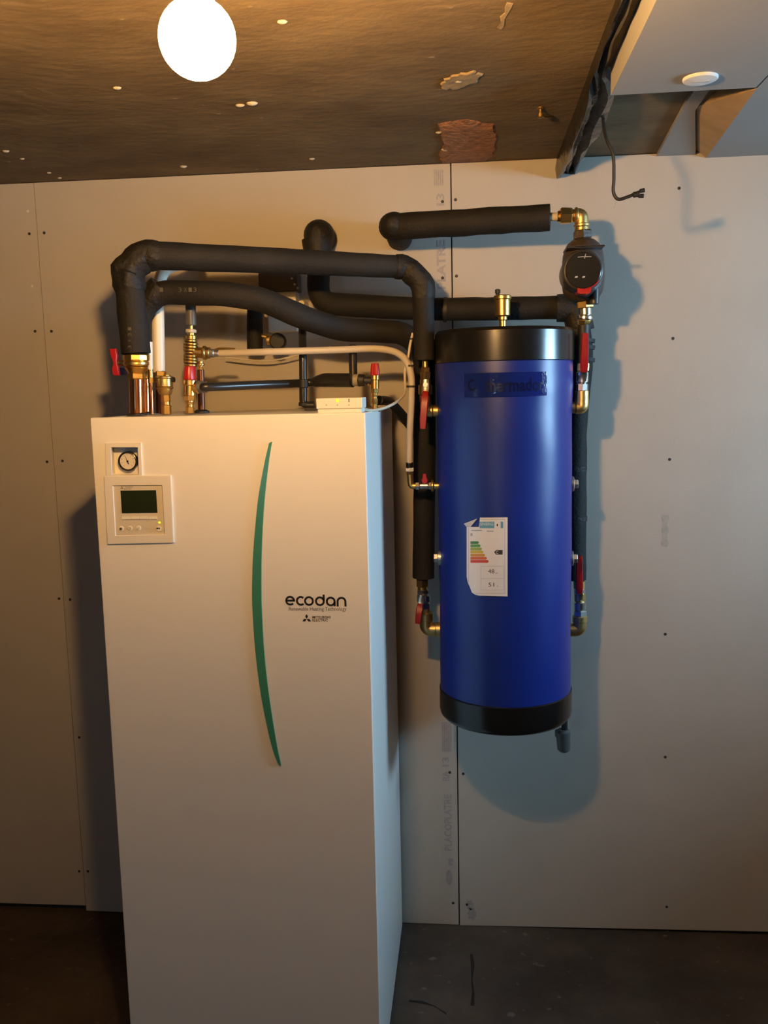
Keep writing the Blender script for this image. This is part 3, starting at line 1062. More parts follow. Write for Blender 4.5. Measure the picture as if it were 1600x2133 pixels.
def lab_cols(mb, x0, x1, top, bot, lift, n=10):
    vs = []
    for i in range(n + 1):
        x = x0 + (x1 - x0) * i / n
        for yy in (top(x), bot(x)):
            th, z = LB(x, yy)
            vs.append(cylp(th, z, TR + lift))
    mb.add(vs, [(2 * i, 2 * i + 1, 2 * i + 3, 2 * i + 2) for i in range(n)])


def interp(x, pts):
    for (xa, ya_), (xb, yb) in zip(pts, pts[1:]):
        if x <= xb:
            return ya_ + (yb - ya_) * (x - xa) / max(xb - xa, 1e-6)
    return pts[-1][1]


def lab_rect(mb, x0, y0, x1, y1, lift=0.0034, n=6):
    lab_cols(mb, x0, x1, lambda x: y0, lambda x: y1, lift, n)


def lab_text(mb, s, x0, y0, x1, y1, lift=0.0036, bold=0.0):
    vs, fs = text_geo(s, w=x1 - x0, h=y1 - y0, bold=bold)
    out = []
    for v in vs:
        th, z = LB(x0 + v[0], y1 - v[1])
        out.append(cylp(th, z, TR + lift))
    mb.add(out, fs)


pp = MB()
lab_cols(pp, 140, 1038, lambda x: interp(x, [(140, 400), (415, 400), (418, 192), (1040, 188)]),
         lambda x: interp(x, [(140, 1500), (165, 1640), (215, 1740), (250, 1850), (330, 1905), (420, 1925), (1040, 1942)]), 0.0030, 40)
lab = pp.build('energy_label', 'paper', tank)
fl_ = MB()
for tri in (((122, 318, 0.012), (225, 402, 0.0034), (388, 208, 0.0075)), ((122, 318, 0.012), (140, 400, 0.0034), (225, 402, 0.0034))):
    fl_.add([cylp(*LB(x, y), TR + l) for x, y, l in tri], [(0, 1, 2)])
fl_.build('folded_corner', 'paper', lab, smooth=False)
mb1 = MB(); lab_rect(mb1, 424, 280, 748, 425); lab_rect(mb1, 885, 280, 942, 425)
mb1.build('print_header', 'label_blue', lab)
mb1 = MB(); lab_text(mb1, 'ENERG', 445, 300, 725, 365, bold=0.02); mb1.build('print_header', 'label_pale', lab, smooth=False)
for q, (nm, xe) in enumerate((('bar_a', 415), ('bar_b', 450), ('bar_c', 482), ('bar_d', 515), ('bar_e', 550), ('bar_f', 590), ('bar_g', 628))):
    yt = 716 + q * 69.5
    b_ = MB()
    lab_rect(b_, 226, yt, xe - 25, yt + 60, n=4)
    b_.add([cylp(*LB(x, y), TR + 0.0034) for x, y in ((xe - 25, yt), (xe - 25, yt + 60), (xe, yt + 30))], [(0, 1, 2)])
    b_.build('rating_bar', nm, lab, smooth=False)
ar = MB()
lab_rect(ar, 788, 908, 930, 1012)
ar.add([cylp(*LB(x, y), TR + 0.0034) for x, y in ((788, 908), (788, 1012), (742, 960))], [(0, 1, 2)])
ar.build('rating_arrow', 'label_ink', lab, smooth=False)
tx = MB()
lab_text(tx, 'C', 785, 925, 835, 995, 0.0040)
tx.build('print_letter', 'paper', lab, smooth=False)
tx = MB()
lab_text(tx, '48', 612, 1335, 750, 1428)
lab_text(tx, 'W', 768, 1410, 822, 1440)
lab_text(tx, '51', 620, 1636, 745, 1722)
lab_text(tx, 'L', 815, 1690, 838, 1725)
lab_rect(tx, 800, 330, 830, 380, n=2)
tx.build('print_figures', 'label_ink', lab, smooth=False)
ln = MB()
for x0, y0, x1, y1 in ((180, 420, 188, 1640), (975, 230, 983, 1870), (420, 225, 983, 233), (330, 1868, 983, 1876), (450, 1268, 960, 1274), (450, 1538, 960, 1544), (450, 1268, 456, 1800), (950, 1268, 956, 1800), (450, 1795, 960, 1801), (245, 465, 480, 490), (580, 480, 730, 505), (225, 535, 270, 600)):
    lab_rect(ln, x0, y0, x1, y1, 0.0033, max(2, int((x1 - x0) / 60)))
ln.build('print_lines', 'label_line', lab, smooth=False)

# glossy maker's decal under the top cap
th0, dz1 = cyl_hit(969, 778, TR)
th1, dz0 = cyl_hit(1137, 824, TR)
dc = MB()
vs = []
for i in range(25):
    th = th0 + (th1 - th0) * i / 24
    for z in (dz0, dz1):
        vs.append(cylp(th, z, TR + 0.0042))
dc.add(vs, [(2 * i, 2 * i + 1, 2 * i + 3, 2 * i + 2) for i in range(24)])
dec = dc.build('maker_decal', 'decal', tank)
dt = MB()
wv = (th1 - th0) * TR
vs, fs = text_geo('thermador', w=wv * 0.70, h=(dz1 - dz0) * 0.55, bold=0.02)
dt.add([cylp(th0 + (wv * 0.26 + v[0]) / TR, dz0 + (dz1 - dz0) * 0.2 + v[1], TR + 0.0047) for v in vs], fs)
for q in range(10):   # swirl beside the name
    a0, a1 = math.radians(60 + q * 27), math.radians(60 + (q + 1) * 27)
    qd = []
    for a_, rr in ((a0, 0.012), (a0, 0.0075), (a1, 0.0075), (a1, 0.012)):
        qd.append(cylp(th0 + (0.022 + rr * math.cos(a_)) / TR, (dz0 + dz1) / 2 + rr * math.sin(a_) * 1.2, TR + 0.0047))
    dt.add(qd, [(0, 1, 2, 3)])
dt.build('lettering', 'decal_ink', dec, smooth=False)


# hexagon plugs screwed into the sides of the tank
def plug(side, px, py, Y):
    sx = -1 if side == 'l' else 1
    z = P(px, py, Y).z
    xs_ = TX + sx * math.sqrt(TR ** 2 - (Y - TY) ** 2)
    ax = Vector((sx, 0, 0))
    mb = MB().lathe((xs_ - sx * 0.004, Y, z), ax, [(0.020, 0), (0.020, 0.0075), (0.018, 0.009), (0.010, 0.009)], 24)
    mb.cyl((xs_ + sx * 0.004, Y, z), (xs_ + sx * 0.0155, Y, z), 0.0125, n=6)
    mb.build('plug', 'zinc', tank)


plug('l', 912, 1162, -0.27)
plug('r', 1194, 1008, -0.25)
plug('r', 1193, 1163, -0.25)

# threaded brass ports the valves are screwed onto
def tank_x(Y, side):
    # outermost point of the curved jacket within a fitting's width
    d = max(0.0, abs(Y - TY) - 0.02)
    return TX + side * math.sqrt((TR + 0.0045) ** 2 - d * d)


for side, px, py, Y in ((-1, 905, 856, -0.255), (-1, 905, 1311, -0.155), (1, 1200, 849, -0.235), (1, 1200, 1312, -0.14), (-1, 900, 1012, -0.255)):
    z = P(px, py, Y).z
    x = tank_x(Y, side)
    MB().cyl((x - side * 0.022, Y, z), (x + side * 0.0055, Y, z), 0.0150 if py != 1012 else 0.009, n=20).build('port', 'cast_brass', tank)

# brass air vent on top
av = P(1047, 640, TY)
zt = TZ3 + 0.004
vent = thing('air_vent', 'brass automatic air vent standing on top of the blue tank', 'air vent', (av.x, TY, zt))
zz = lambda y: P(1047, y, TY).z
MB().lathe((av.x, TY, zt), up, [(0.0085, 0), (0.0085, zz(668) - zt), (0.0115, zz(666) - zt), (0.0115, zz(660) - zt), (0.019, zz(657) - zt), (0.0195, zz(625) - zt), (0.0225, zz(623) - zt), (0.0225, zz(617) - zt), (0.0205, zz(615) - zt), (0.004, zz(614) - zt)], 28).build('body', 'brass', vent)
MB().lathe((av.x - 0.012, TY, zz(616)), up, [(0.005, 0), (0.005, 0.006), (0.007, 0.0065), (0.007, 0.015), (0.003, 0.017)], 14).build('cap', 'black_rubber', vent)


# ================================================================= PIPEWORK
def pipe(name, label, pts, rad, material='foam', fr_=0.05, n=22, wob=0.05, cat='pipe', group=None, fn=6):
    base = min(pts, key=lambda p: p.z)
    o = thing(name, label, cat, base, group)
    path = dense(fillet(pts, fr_, fn))
    if isinstance(rad, tuple):
        tot = [0.0]
        for a, b in zip(path, path[1:]):
            tot.append(tot[-1] + (b - a).length)
        rr = [rad[0] + (rad[1] - rad[0]) * t_ / tot[-1] for t_ in tot]
    else:
        rr = rad
    MB().tube(path, rr, n, True, wob).build('insulation' if material == 'foam' else 'tube', material, o)
    return o


def tape(o, p, d, r, L=0.035, material='foam_tape', name='tape'):
    # a wrapped band round a pipe, a bit uneven
    d = d.normalized()
    pts = [p - d * L / 2 + d * L * i / 5 for i in range(6)]
    MB().tube(pts, [r * (0.98 if i in (0, 5) else 1.035) for i in range(6)], 22, True, 0.09).build(name, material, o)


# P1: front pipe from the copper riser across to the upper left tank valve
Ya, Yb = -0.50, -0.255
n1 = [P(283, 736, Ya), P(267, 566, Ya), P(300, 531, Ya + 0.01), P(846, 556, Yb), P(881, 588, Yb), P(884, 750, Yb)]
p1 = pipe('insulated_pipe', 'thick black foam pipe arching from the copper riser to the tank valve', n1, (0.0345, 0.0262), fr_=0.028, fn=3, wob=0.06)
wr1 = dense(fillet([P(270, 606, Ya), P(266, 566, Ya), P(300, 530, Ya + 0.008), P(330, 532, Ya + 0.02)], 0.006, 2), 0.012)
MB().tube(wr1, [0.0355 + 0.0022 * math.sin(i * 1.9) for i in range(len(wr1))], 26, True, 0.16).build('elbow_wrap', 'foam_tape', p1)
wr1 = dense(fillet([P(825, 555, Yb - 0.008), P(846, 556.5, Yb), P(881, 588, Yb), P(882, 622, Yb)], 0.02, 3), 0.012)
MB().tube(wr1, [0.0315 + 0.0012 * math.sin(i * 1.7) - 0.00015 * i for i in range(len(wr1))], 22, True, 0.10).build('elbow_wrap', 'foam_tape', p1)
ik = MB()
for s_, y_ in (('1', 688), ('3', 700), ('X', 713), ('3', 726)):
    p = P(270, y_, Ya - 0.036)
    vs, fs = text_geo(s_, w=0.007, h=0.008)
    ik.add([(p.x + 0.004 - v[1], p.y, p.z + v[0]) for v in vs], fs)
ik.build('print', 'foam_ink', p1, smooth=False)

# P2 / P5: second pipe, behind, sagging across and then down beside the tank to the lower left valve
Yc = -0.40
P5Y = -0.155
n2 = [P(290, 736, Yc), P(287, 655, Yc), P(327, 608, Yc), P(470, 612, -0.39), P(545, 623, -0.37), P(628, 660, -0.33), P(710, 687, -0.25), P(845, 692, -0.19), P(884, 735, P5Y), P(885, 900, P5Y), P(882, 1203, P5Y)]
p2 = pipe('insulated_pipe', 'black foam pipe sagging behind the white hose and running down left of the blue tank', n2, (0.0295, 0.030), fr_=0.035, wob=0.05)
tape(p2, P(322, 613, Yc), n2[2] - n2[1], 0.031, 0.05)
tape(p2, P(888, 728, P5Y), n2[9] - n2[8], 0.032, 0.05)
ik = MB()
for s_, x_ in (('3', 372), ('X', 383), ('1', 393), ('3', 403), ('1', 333)):
    p = P(x_, 608, Yc - 0.031)
    vs, fs = text_geo(s_, w=0.008, h=0.010)
    ik.add([(p.x + v[0], p.y, p.z + v[1]) for v in vs], fs)
ik.build('print', 'foam_ink', p2, smooth=False)

# P3 / P6: pipe out of the wall, down, across behind the tank and down its right side
n3_ = P(665, 490, -0.105)
n3 = [Vector((n3_.x, -0.003, n3_.z)), n3_, P(663, 632, -0.105), P(905, 645, -0.105), P(1200, 640, -0.125), P(1213, 740, -0.125), P(1199, 880, -0.125), P(1197, 1207, -0.14)]
p3 = pipe('insulated_pipe', 'black foam pipe from the wall crossing behind the tank and down its right side', n3, 0.0305, fr_=0.045, wob=0.06)
for y_ in (976, 1080):
    MB().tube([P(1198, y_ - 5, -0.132), P(1198, y_ + 5, -0.132)], 0.032, 22, True, 0.05).build('tape', 'foam_tape', p3)
MB().sphere(P(665, 491, -0.085), 0.0425, 20, 12, (1.0, 1.15, 1.0)).build('elbow_wrap', 'foam_tape', p3)
MB().tube([P(660, 500, -0.10), P(664, 560, -0.105)], [0.042, 0.0325], 22, True, 0.06).build('elbow_wrap', 'foam_tape', p3)
MB().tube(fillet([P(1160, 642, -0.122), P(1200, 641, -0.125), P(1210, 690, -0.125)], 0.05), 0.0365, 22, True, 0.09).build('elbow_wrap', 'foam_tape', p3)
MB().tube([P(924, 645, -0.105), P(931, 645, -0.105)], 0.0335, 20).build('zip_tie', 'black_rubber', p3)
for y_ in (708, 722, 748):
    MB().tube([P(1213, y_ - 4, -0.125), P(1212, y_ + 4, -0.125)], 0.034, 20, True, 0.1).build('tape', 'foam_tape', p3)

# P4: upper pipe from the wall to the pump
n4_ = P(822, 472, -0.185)
n4 = [Vector((n4_.x, -0.004, n4_.z)), n4_, P(1146, 453, -0.235)]
p4 = pipe('insulated_pipe', 'short black foam pipe from the wall to the brass elbow above the pump', n4, (0.0345, 0.0325), fr_=0.03, fn=3, wob=0.07)
MB().sphere(P(821, 472, -0.175), 0.0405, 20, 12, (1.0, 1.2, 0.9)).build('elbow_wrap', 'foam_tape', p4)

PY = -0.235    # pump and right upper valve line
el = thing('brass_elbow', 'brass elbow joining the upper foam pipe to the pump', 'pipe fitting', P(1212, 470, PY))
mb = MB()
mb.pc(1144, 452, 1163, 451.5, PY, 8.5)
mb.build('pipe_end', 'white_hose', el)
mb = MB()
mb.pc(1161, 451, 1168, 451, PY, 11.5, n=24)
mb.pc(1167, 450, 1192, 449.5, PY, 18, 17, n=6)
mb.pc(1190, 449.5, 1199, 449.5, PY, 13)
mb.build('nut', 'brass', el)
mb = MB()
mb.tube(fillet([P(1197, 449, PY), P(1211, 448.5, PY), P(1212, 486, PY)], 0.012, 5), 14.5 * m_per_px(P(1212, 460, PY)), 20)
mb.pc(1197, 449.3, 1204, 449, PY, 17)
mb.pc(1211.5, 466, 1211.8, 474, PY, 16.5, n=24)
mb.build('elbow', 'cast_brass', el)

# circulation pump
pu = thing('circulation_pump', 'dark circulation pump with round black face and red plug, right of the tank top', 'pump', P(1214, 640, PY))
mb = MB()
mb.pc(1213, 480, 1214, 499, PY, 20.5, n=6)
mb.build('union_nut', 'cast_iron', pu)
mb = MB()
mb.pc(1218, 627, 1219, 643, PY, 18.5, n=6)
mb.build('union_nut', 'dull_brass', pu)
mb = MB()
kk = m_per_px(P(1214, 560, PY))
prof = [(15, 497), (23, 500), (32, 508), (38, 518), (42, 535), (44, 560), (44, 590), (41, 608), (34, 620), (20, 628), (14, 630)]
zb = P(1214, 630, PY).z
mb.lathe(P(1214, 630, PY), up, [(r * kk, P(1214, y, PY).z - zb) for r, y in reversed(prof)], 32)
mb.build('volute', 'cast_iron', pu)
hc = P(1214, 563, PY - 0.10)
hb = Vector((P(1214, 566, PY).x, PY, P(1214, 566, PY).z))
mb = MB()
hr = 43 * m_per_px(hc)
yf = PY - 0.105
cz, cx = P(1215, 563, yf).z, P(1215, 563, yf).x
mb.lathe((cx, PY, cz), Vector((0, -1, 0)), [(hr * 0.95, 0), (hr * 1.0, 0.05), (hr, 0.094), (hr * 0.95, 0.102), (hr * 0.86, 0.105), (0, 0.105)], 40)
mb.build('motor_head', 'pump_grey', pu)
mb = MB().lathe((cx, yf + 0.003, cz), Vector((0, -1, 0)), [(hr * 0.86, 0), (hr * 0.86, 0.005), (hr * 0.83, 0.0062), (0, 0.0062)], 40)
face = mb.build('control_face', 'black_gloss', pu)
mk = MB()
kf = m_per_px(P(1215, 563, yf))
for xx in (1200.5, 1216):
    p = P(xx, 577, yf - 0.004)
    vs = [(p.x - 3.4 * kf, yf - 0.0037, p.z - 1.6 * kf), (p.x + 2.2 * kf, yf - 0.0037, p.z - 1.6 * kf), (p.x + 3.4 * kf, yf - 0.0037, p.z + 1.8 * kf), (p.x - 1.8 * kf, yf - 0.0037, p.z + 1.8 * kf)]
    mk.add(vs, [(0, 1, 2, 3)])
p = P(1218, 535, yf - 0.004)
for s_ in (-1, 1):
    mk.add([(p.x, yf - 0.0037, p.z - 0.4 * kf), (p.x + s_ * 14 * kf, yf - 0.0037, p.z - 0.6 * kf), (p.x + s_ * 14 * kf, yf - 0.0037, p.z + 0.6 * kf), (p.x, yf - 0.0037, p.z + 1.2 * kf)], [(0, 1, 2, 3)])
mk.add([(p.x - 1 * kf, yf - 0.0037, p.z - 3 * kf), (p.x + 1 * kf, yf - 0.0037, p.z - 3 * kf), (p.x + 3 * kf, yf - 0.0037, p.z + 7 * kf), (p.x + 1 * kf, yf - 0.0037, p.z + 5 * kf)], [(0, 1, 2, 3)])
mk.build('face_marks', 'label_grey', face, smooth=False)
a, b = P(1202, 613, yf + 0.01), P(1230, 596, yf + 0.01)
mb = MB().rbox((a.x, yf - 0.001, a.z), (b.x, yf + 0.05, b.z + 0.004), 0.006, 1, 4)
mb.build('plug', 'red_plastic', pu)
rim = MB()
pts = [Vector((cx + hr * 0.9 * math.cos(t_), yf - 0.001, cz + hr * 0.9 * math.sin(t_))) for t_ in [math.radians(-88 + i * 6) for i in range(10)]]
rim.tube(pts, 0.0014, 8).build('red_rim', 'red_plastic', pu)
a, b = P(1178, 520, PY - 0.05), P(1254, 513, PY - 0.05)
MB().rbox((a.x, PY - 0.075, a.z), (b.x + 0.004, PY + 0.01, b.z), 0.003, 1, 3).build('flange', 'pump_grey', pu)
a = P(1238, 622, PY - 0.03)
MB().cyl(a - Vector((0, 0, 0.014)), a + Vector((0, 0, 0.024)), 0.012, n=18).build('gland', 'pump_grey', pu)


# ---------------------------------------------------------------- ball valves
def lever(parent, pts, wd, th, material='red_vinyl', name='handle'):
    # flat bar along pts, facing the camera
    mb = MB()
    rs = []
    for i, p in enumerate(pts):
        t_ = (pts[min(i + 1, len(pts) - 1)] - pts[max(i - 1, 0)]).normalized()
        sd_ = t_.cross(Vector((0, -1, 0))).normalized()
        nr = sd_.cross(t_).normalized()
        s_ = 0.82 if i in (0, len(pts) - 1) else 1.0
        a_, b_ = sd_ * wd / 2 * s_, nr * th / 2
        c_ = 0.30
        rs.append([p + a_ - b_ * c_, p + a_ * 0.78 - b_, p - a_ * 0.78 - b_, p - a_ - b_ * c_, p - a_ + b_ * c_, p - a_ * 0.78 + b_, p + a_ * 0.78 + b_, p + a_ + b_ * c_])
    mb.rings(rs)
    return mb.build(name, material, parent)


# upper left
Y = Yb
v = thing('ball_valve', 'ball valve with hanging red lever at the upper left of the tank', 'valve', P(886, 860, Y), 'red lever ball valves on the tank')
mb = MB()
mb.pc(886, 751.5, 886, 768, Y, 6.5).pc(886, 765, 886, 776, Y, 10, n=6).pc(886, 775, 886, 792, Y, 12.5, 11, n=6)
mb.build('nut', 'brass', v)
mb = MB()
mb.pc(886, 790, 886, 800, Y, 11).pc(886, 798, 886, 826, Y, 14.5, n=24, ch=0.35).pc(886, 824, 887, 838, Y, 12.5, n=8)
mb.build('body', 'dull_brass', v)
mb = MB()
mb.tube(fillet([P(887, 836, Y), P(887, 856, Y), Vector((tank_x(Y, -1) - 0.0062, Y, P(905, 856, Y).z))], 0.014, 5), 0.0145, 20)
p = P(897, 856, Y)
mb.cyl((tank_x(Y, -1) - 0.018, Y, p.z), (tank_x(Y, -1) - 0.006, Y, p.z), 0.0165, n=24)
mb.build('elbow', 'cast_brass', v)
st_ = P(886.5, 801, Y - 0.03)
MB().cyl(P(886.5, 800, Y - 0.012), st_, 0.0055, n=12).build('stem', 'brass', v)
MB().cyl(st_ + Vector((0, 0.004, 0)), st_ - Vector((0, 0.004, 0)), 0.0078, n=6).build('lever_nut', 'chrome', v)
lever(v, [P(887, 790, Y - 0.030), P(887, 806, Y - 0.030), P(886, 820, Y - 0.038)], 0.017, 0.003, 'chrome', 'lever_plate')
lever(v, [P(886.5, 817, Y - 0.040), P(885.5, 826, Y - 0.050), P(884, 845, Y - 0.054), P(882, 870, Y - 0.054), P(881, 893, Y - 0.054)], 0.0185, 0.008)

# lower left
Y = P5Y
v = thing('ball_valve', 'ball valve with short red lever at the lower left of the tank', 'valve', P(890, 1325, Y), 'red lever ball valves on the tank')
mb = MB()
mb.pc(880, 1205, 880, 1222, Y, 14, n=6).pc(880, 1221, 880, 1230, Y, 10)
mb.build('nut', 'brass', v)
mb = MB()
mb.pc(881, 1228, 881, 1236, Y, 13, n=6).pc(882, 1235, 883, 1258, Y, 14, n=24, ch=0.4).pc(884, 1256, 885, 1268, Y, 12.5, n=6)
mb.build('body', 'chrome', v)
mb = MB()
mb.pc(886, 1266, 887, 1276, Y, 10, n=20).pc(888, 1275, 888, 1292, Y, 15, n=28)
mb.tube(fillet([P(888, 1290, Y), P(888, 1311, Y), Vector((tank_x(Y, -1) - 0.0062, Y, P(905, 1311, Y).z))], 0.02, 6), 0.0185, 22)
p = P(900, 1311, Y)
mb.cyl((tank_x(Y, -1) - 0.024, Y, p.z), (tank_x(Y, -1) - 0.006, Y, p.z), 0.0205, n=28)
mb.build('elbow', 'cast_brass', v)
MB().cyl(P(880, 1246, Y - 0.01), P(878, 1247, Y - 0.045), 0.006, n=12).build('stem', 'chrome', v)
lever(v, [P(879, 1240, Y - 0.045), P(877, 1252, Y - 0.045), P(875.5, 1262, Y - 0.05)], 0.017, 0.003, 'chrome', 'lever_plate')
lever(v, [P(875.5, 1259, Y - 0.052), P(874, 1268, Y - 0.062), P(872, 1285, Y - 0.066), P(870.5, 1299, Y - 0.066)], 0.018, 0.008)

# upper right, under the pump
Y = PY
v = thing('ball_valve', 'ball valve with upright red lever under the pump at the tank top right', 'valve', P(1210, 862, Y), 'red lever ball valves on the tank')
mb = MB()
mb.pc(1219, 641, 1219.5, 657, Y, 13, n=24).pc(1219, 656, 1218, 668, Y, 16, n=24, ch=0.4)
mb.build('union', 'chrome', v)
mb = MB()
mb.pc(1217, 667, 1216, 677, Y, 15, 12.5, n=6)
mb.build('nut', 'brass', v)
MB().pc(1215, 756, 1214.5, 773, Y, 12.8, n=6).build('nut', 'brass', v)
mb = MB()
mb.pc(1216, 676, 1214, 757, Y, 12)
mb.build('tube', 'black_rubber', v)
mb = MB()
mb.pc(1214, 771, 1213, 800, Y, 12.3, n=24, ch=0.4).pc(1213, 799, 1212.5, 815, Y, 12.6, n=8)
mb.build('body', 'chrome', v)
mb = MB()
mb.pc(1213, 813, 1213, 834, Y, 13.4, n=28)
ze = P(1200, 849, Y).z
mb.tube(fillet([P(1213, 832, Y), Vector((P(1212.5, 849, Y).x, Y, ze)), Vector((tank_x(Y, 1) + 0.0062, Y, ze))], 0.018, 6), 0.0165, 22)
mb.build('elbow', 'cast_brass', v)
MB().cyl(P(1215, 786, Y - 0.01), P(1216, 785, Y - 0.042), 0.0065, n=12).build('stem', 'chrome', v)
lever(v, [P(1216, 795, Y - 0.042), P(1216, 782, Y - 0.042), P(1217, 770, Y - 0.05)], 0.018, 0.003, 'chrome', 'lever_plate')
lever(v, [P(1217, 774, Y - 0.052), P(1217, 764, Y - 0.058), P(1218, 735, Y - 0.060), P(1219, 694, Y - 0.060)], 0.0195, 0.009)

# lower right
Y = -0.14
v = thing('ball_valve', 'ball valve with upright red lever at the lower right of the tank', 'valve', P(1206, 1326, Y), 'red lever ball valves on the tank')
mb = MB()
mb.pc(1206, 1209, 1206.5, 1226, Y, 13, n=6)
mb.build('nut', 'brass', v)
MB().pc(1208, 1236, 1208, 1252, Y, 13, n=6).build('nut', 'brass', v)
mb = MB()
mb.pc(1207, 1224, 1207.5, 1238, Y, 12, n=24, ch=0.3).pc(1208, 1250, 1208.5, 1273, Y, 12.5, n=24, ch=0.4)
mb.build('body', 'chrome', v)
mb = MB()
mb.pc(1208.5, 1271, 1208.5, 1283, Y, 14.5, n=6)
mb.build('union', 'zinc', v)
mb = MB()
mb.pc(1208, 1282, 1208, 1296, Y, 15.5, n=28)
ze = P(1200, 1312, Y).z
mb.tube(fillet([P(1208, 1294, Y), Vector((P(1207, 1312, Y).x, Y, ze)), Vector((tank_x(Y, 1) + 0.0062, Y, ze))], 0.018, 6), 0.0185, 22)
mb.build('elbow', 'cast_brass', v)
MB().cyl(P(1209, 1243, Y - 0.01), P(1209, 1242, Y - 0.042), 0.0065, n=12).build('stem', 'chrome', v)
lever(v, [P(1208, 1250, Y - 0.042), P(1208, 1238, Y - 0.042), P(1208, 1230, Y - 0.05)], 0.017, 0.003, 'chrome', 'lever_plate')
lever(v, [P(1207.5, 1235, Y - 0.052), P(1207.5, 1225, Y - 0.057), P(1207, 1195, Y - 0.059), P(1207, 1158, Y - 0.059)], 0.0185, 0.009)

# drain cock under the tank
Y = -0.20
v = thing('drain_cock', 'dark grey plastic drain cock hanging under the right side of the blue tank', 'valve', P(1175, 1566, Y))
mb = MB()
mb.cyl(Vector((P(1176, 1500, Y).x, Y, TZ0 + 0.01)), P(1176, 1524, Y), 0.0085)
mb.build('stem', 'black_rubber', v)
MB().pc(1173, 1519, 1175, 1565, Y, 15.5, 13.5, n=12, ch=0.35).pc(1165, 1521, 1165, 1534, Y, 9).build('knob', 'grey_pipe', v)

# tap at the left middle of the tank with its hose tail
Y = -0.255
v = thing('tank_tap', 'small brass tap with red butterfly handle at the left middle of the tank', 'valve', P(855, 1018, Y))
mb = MB()
zt_ = P(885, 1012, Y).z
mb.tube(fillet([P(854, 982, Y), Vector((P(856, 1012, Y).x, Y, zt_)), Vector((P(868, 1012, Y).x, Y, zt_))], 0.008, 4), 0.0082, 16)
mb.pc(854, 981, 854, 988, Y, 8, n=6)
mb.build('elbow', 'brass', v)
mb = MB()
ax = lambda x: Vector((P(x, 1012, Y).x, Y, zt_))
mb.cyl(ax(866), ax(874), 0.0105, n=6).cyl(ax(873), ax(894), 0.0095, n=20, ch=0.4).cyl(ax(893), ax(905), 0.0105, n=6)
mb.build('body', 'chrome', v)
mb = MB().cyl(ax(904), Vector((tank_x(Y, -1) - 0.006, Y, zt_)), 0.0085).cyl(Vector((tank_x(Y, -1) - 0.013, Y, zt_)), Vector((tank_x(Y, -1) - 0.006, Y, zt_)), 0.0155, n=24)
mb.build('flange', 'brass', v)
mb = MB()
p = ax(885)
hb_ = [(-0.004, 0.006), (-0.009, 0.014), (-0.005, 0.022), (-0.004, 0.032), (0.004, 0.032), (0.005, 0.022), (0.009, 0.014), (0.004, 0.006)]
mb.prism([(p.x + a, p.z + b) for a, b in hb_], 0, 2, 1, Y - 0.007, Y - 0.001)
mb.build('handle', 'red_plastic', v, bevel=0.0012)

# white hose from the filling group to the tank tap
hs = [P(457, 736, -0.335), P(560, 733, -0.35), P(700, 729, -0.33), P(790, 727, -0.30), P(835, 740, -0.285), P(855, 775, -0.28), P(857, 830, -0.275), P(854, 900, -0.265), P(853, 968, -0.255)]
ho = thing('white_hose', 'white hose bending from the brass filling group down to the tank tap', 'hose', hs[-1])
MB().tube(spline(hs, 8), 0.0088, 14).build('tube', 'white_hose', ho)
MB().pc(853, 962, 853.5, 978, -0.255, 7.5, n=18).build('ferrule', 'black_gloss', ho)
MB().pc(853.5, 974, 854, 982, -0.255, 9, n=6).build('hose_nut', 'white_pipe', ho)
for x, y, yy in ((857.5, 762, -0.281), (857, 805, -0.277)):
    MB().tube([P(x - 1, y - 2, yy), P(x - 1, y + 2, yy)], 0.0115, 16).build('cable_tie', 'black_rubber', ho)

# thin white cable: from the receiver box to the hose and on up behind the foam pipe
cb = [P(756, 852, -0.57), P(775, 855, -0.52), P(800, 850, -0.44), P(825, 838, -0.36), P(843, 820, -0.30), P(844, 806, -0.270), P(844, 770, -0.255), P(851, 740, -0.250), P(854, 720, -0.248), P(857, 706, -0.246), P(860, 694, -0.244)]
cbo = thing('thin_cable', 'thin white cable from the receiver box tied to the white hose', 'cable', cb[1])
MB().tube(spline(cb, 8), 0.0034, 10).build('sheath', 'white_cable', cbo)
for x, y, yy in ((790, 853.5, -0.47), (857, 706, -0.246)):
    p = P(x, y, yy)
    MB().tube([p - Vector((0.002, 0, 0)), p + Vector((0.002, 0, 0))] if y > 800 else [p - Vector((0, 0, 0.002)), p + Vector((0, 0, 0.002))], 0.0048, 12).build('cable_tie', 'black_rubber', cbo)

# ---------------------------------------------------------------- group on top of the cabinet, left
# copper risers with brass compression fittings
def top_base(x, y, Y):
    p = P(x, y, Y)
    return Vector((p.x, Y, UH))


Y = Ya
rz_ = lambda x, y, Y: P(x, y, Y)
cr = thing('copper_riser', 'thick copper riser with large brass fitting at the cabinet left corner', 'pipe', top_base(284, 858, Y))
k = m_per_px(P(284, 800, Y))
tb = top_base(285, 858, Y)
MB().cyl(tb, P(284, 786, Y), 15 * k, n=28).build('tube', 'copper', cr)
mb = MB()
mb.pc(284, 790, 284, 777, Y, 19, n=6).pc(284, 778, 284, 764, Y, 18, 24, n=28)
mb.pc(284, 763, 283.5, 752, Y, 26.5, n=28).pc(283.5, 753, 283, 737, Y, 27, n=10)
mb.build('fitting', 'brass', cr)
MB().lathe(tb, up, [(0.024, 0), (0.024, 0.003), (0.018, 0.006)], 28).build('grommet', 'black_rubber', cr)
Y2 = Yc
cr2 = thing('copper_riser', 'second copper riser with brass fitting behind the thick one', 'pipe', top_base(305, 858, Y2))
k = m_per_px(P(303, 800, Y2))
tb2 = top_base(303, 858, Y2)
MB().cyl(tb2, P(302, 786, Y2), 11 * k, n=24).build('tube', 'copper', cr2)
mb = MB()
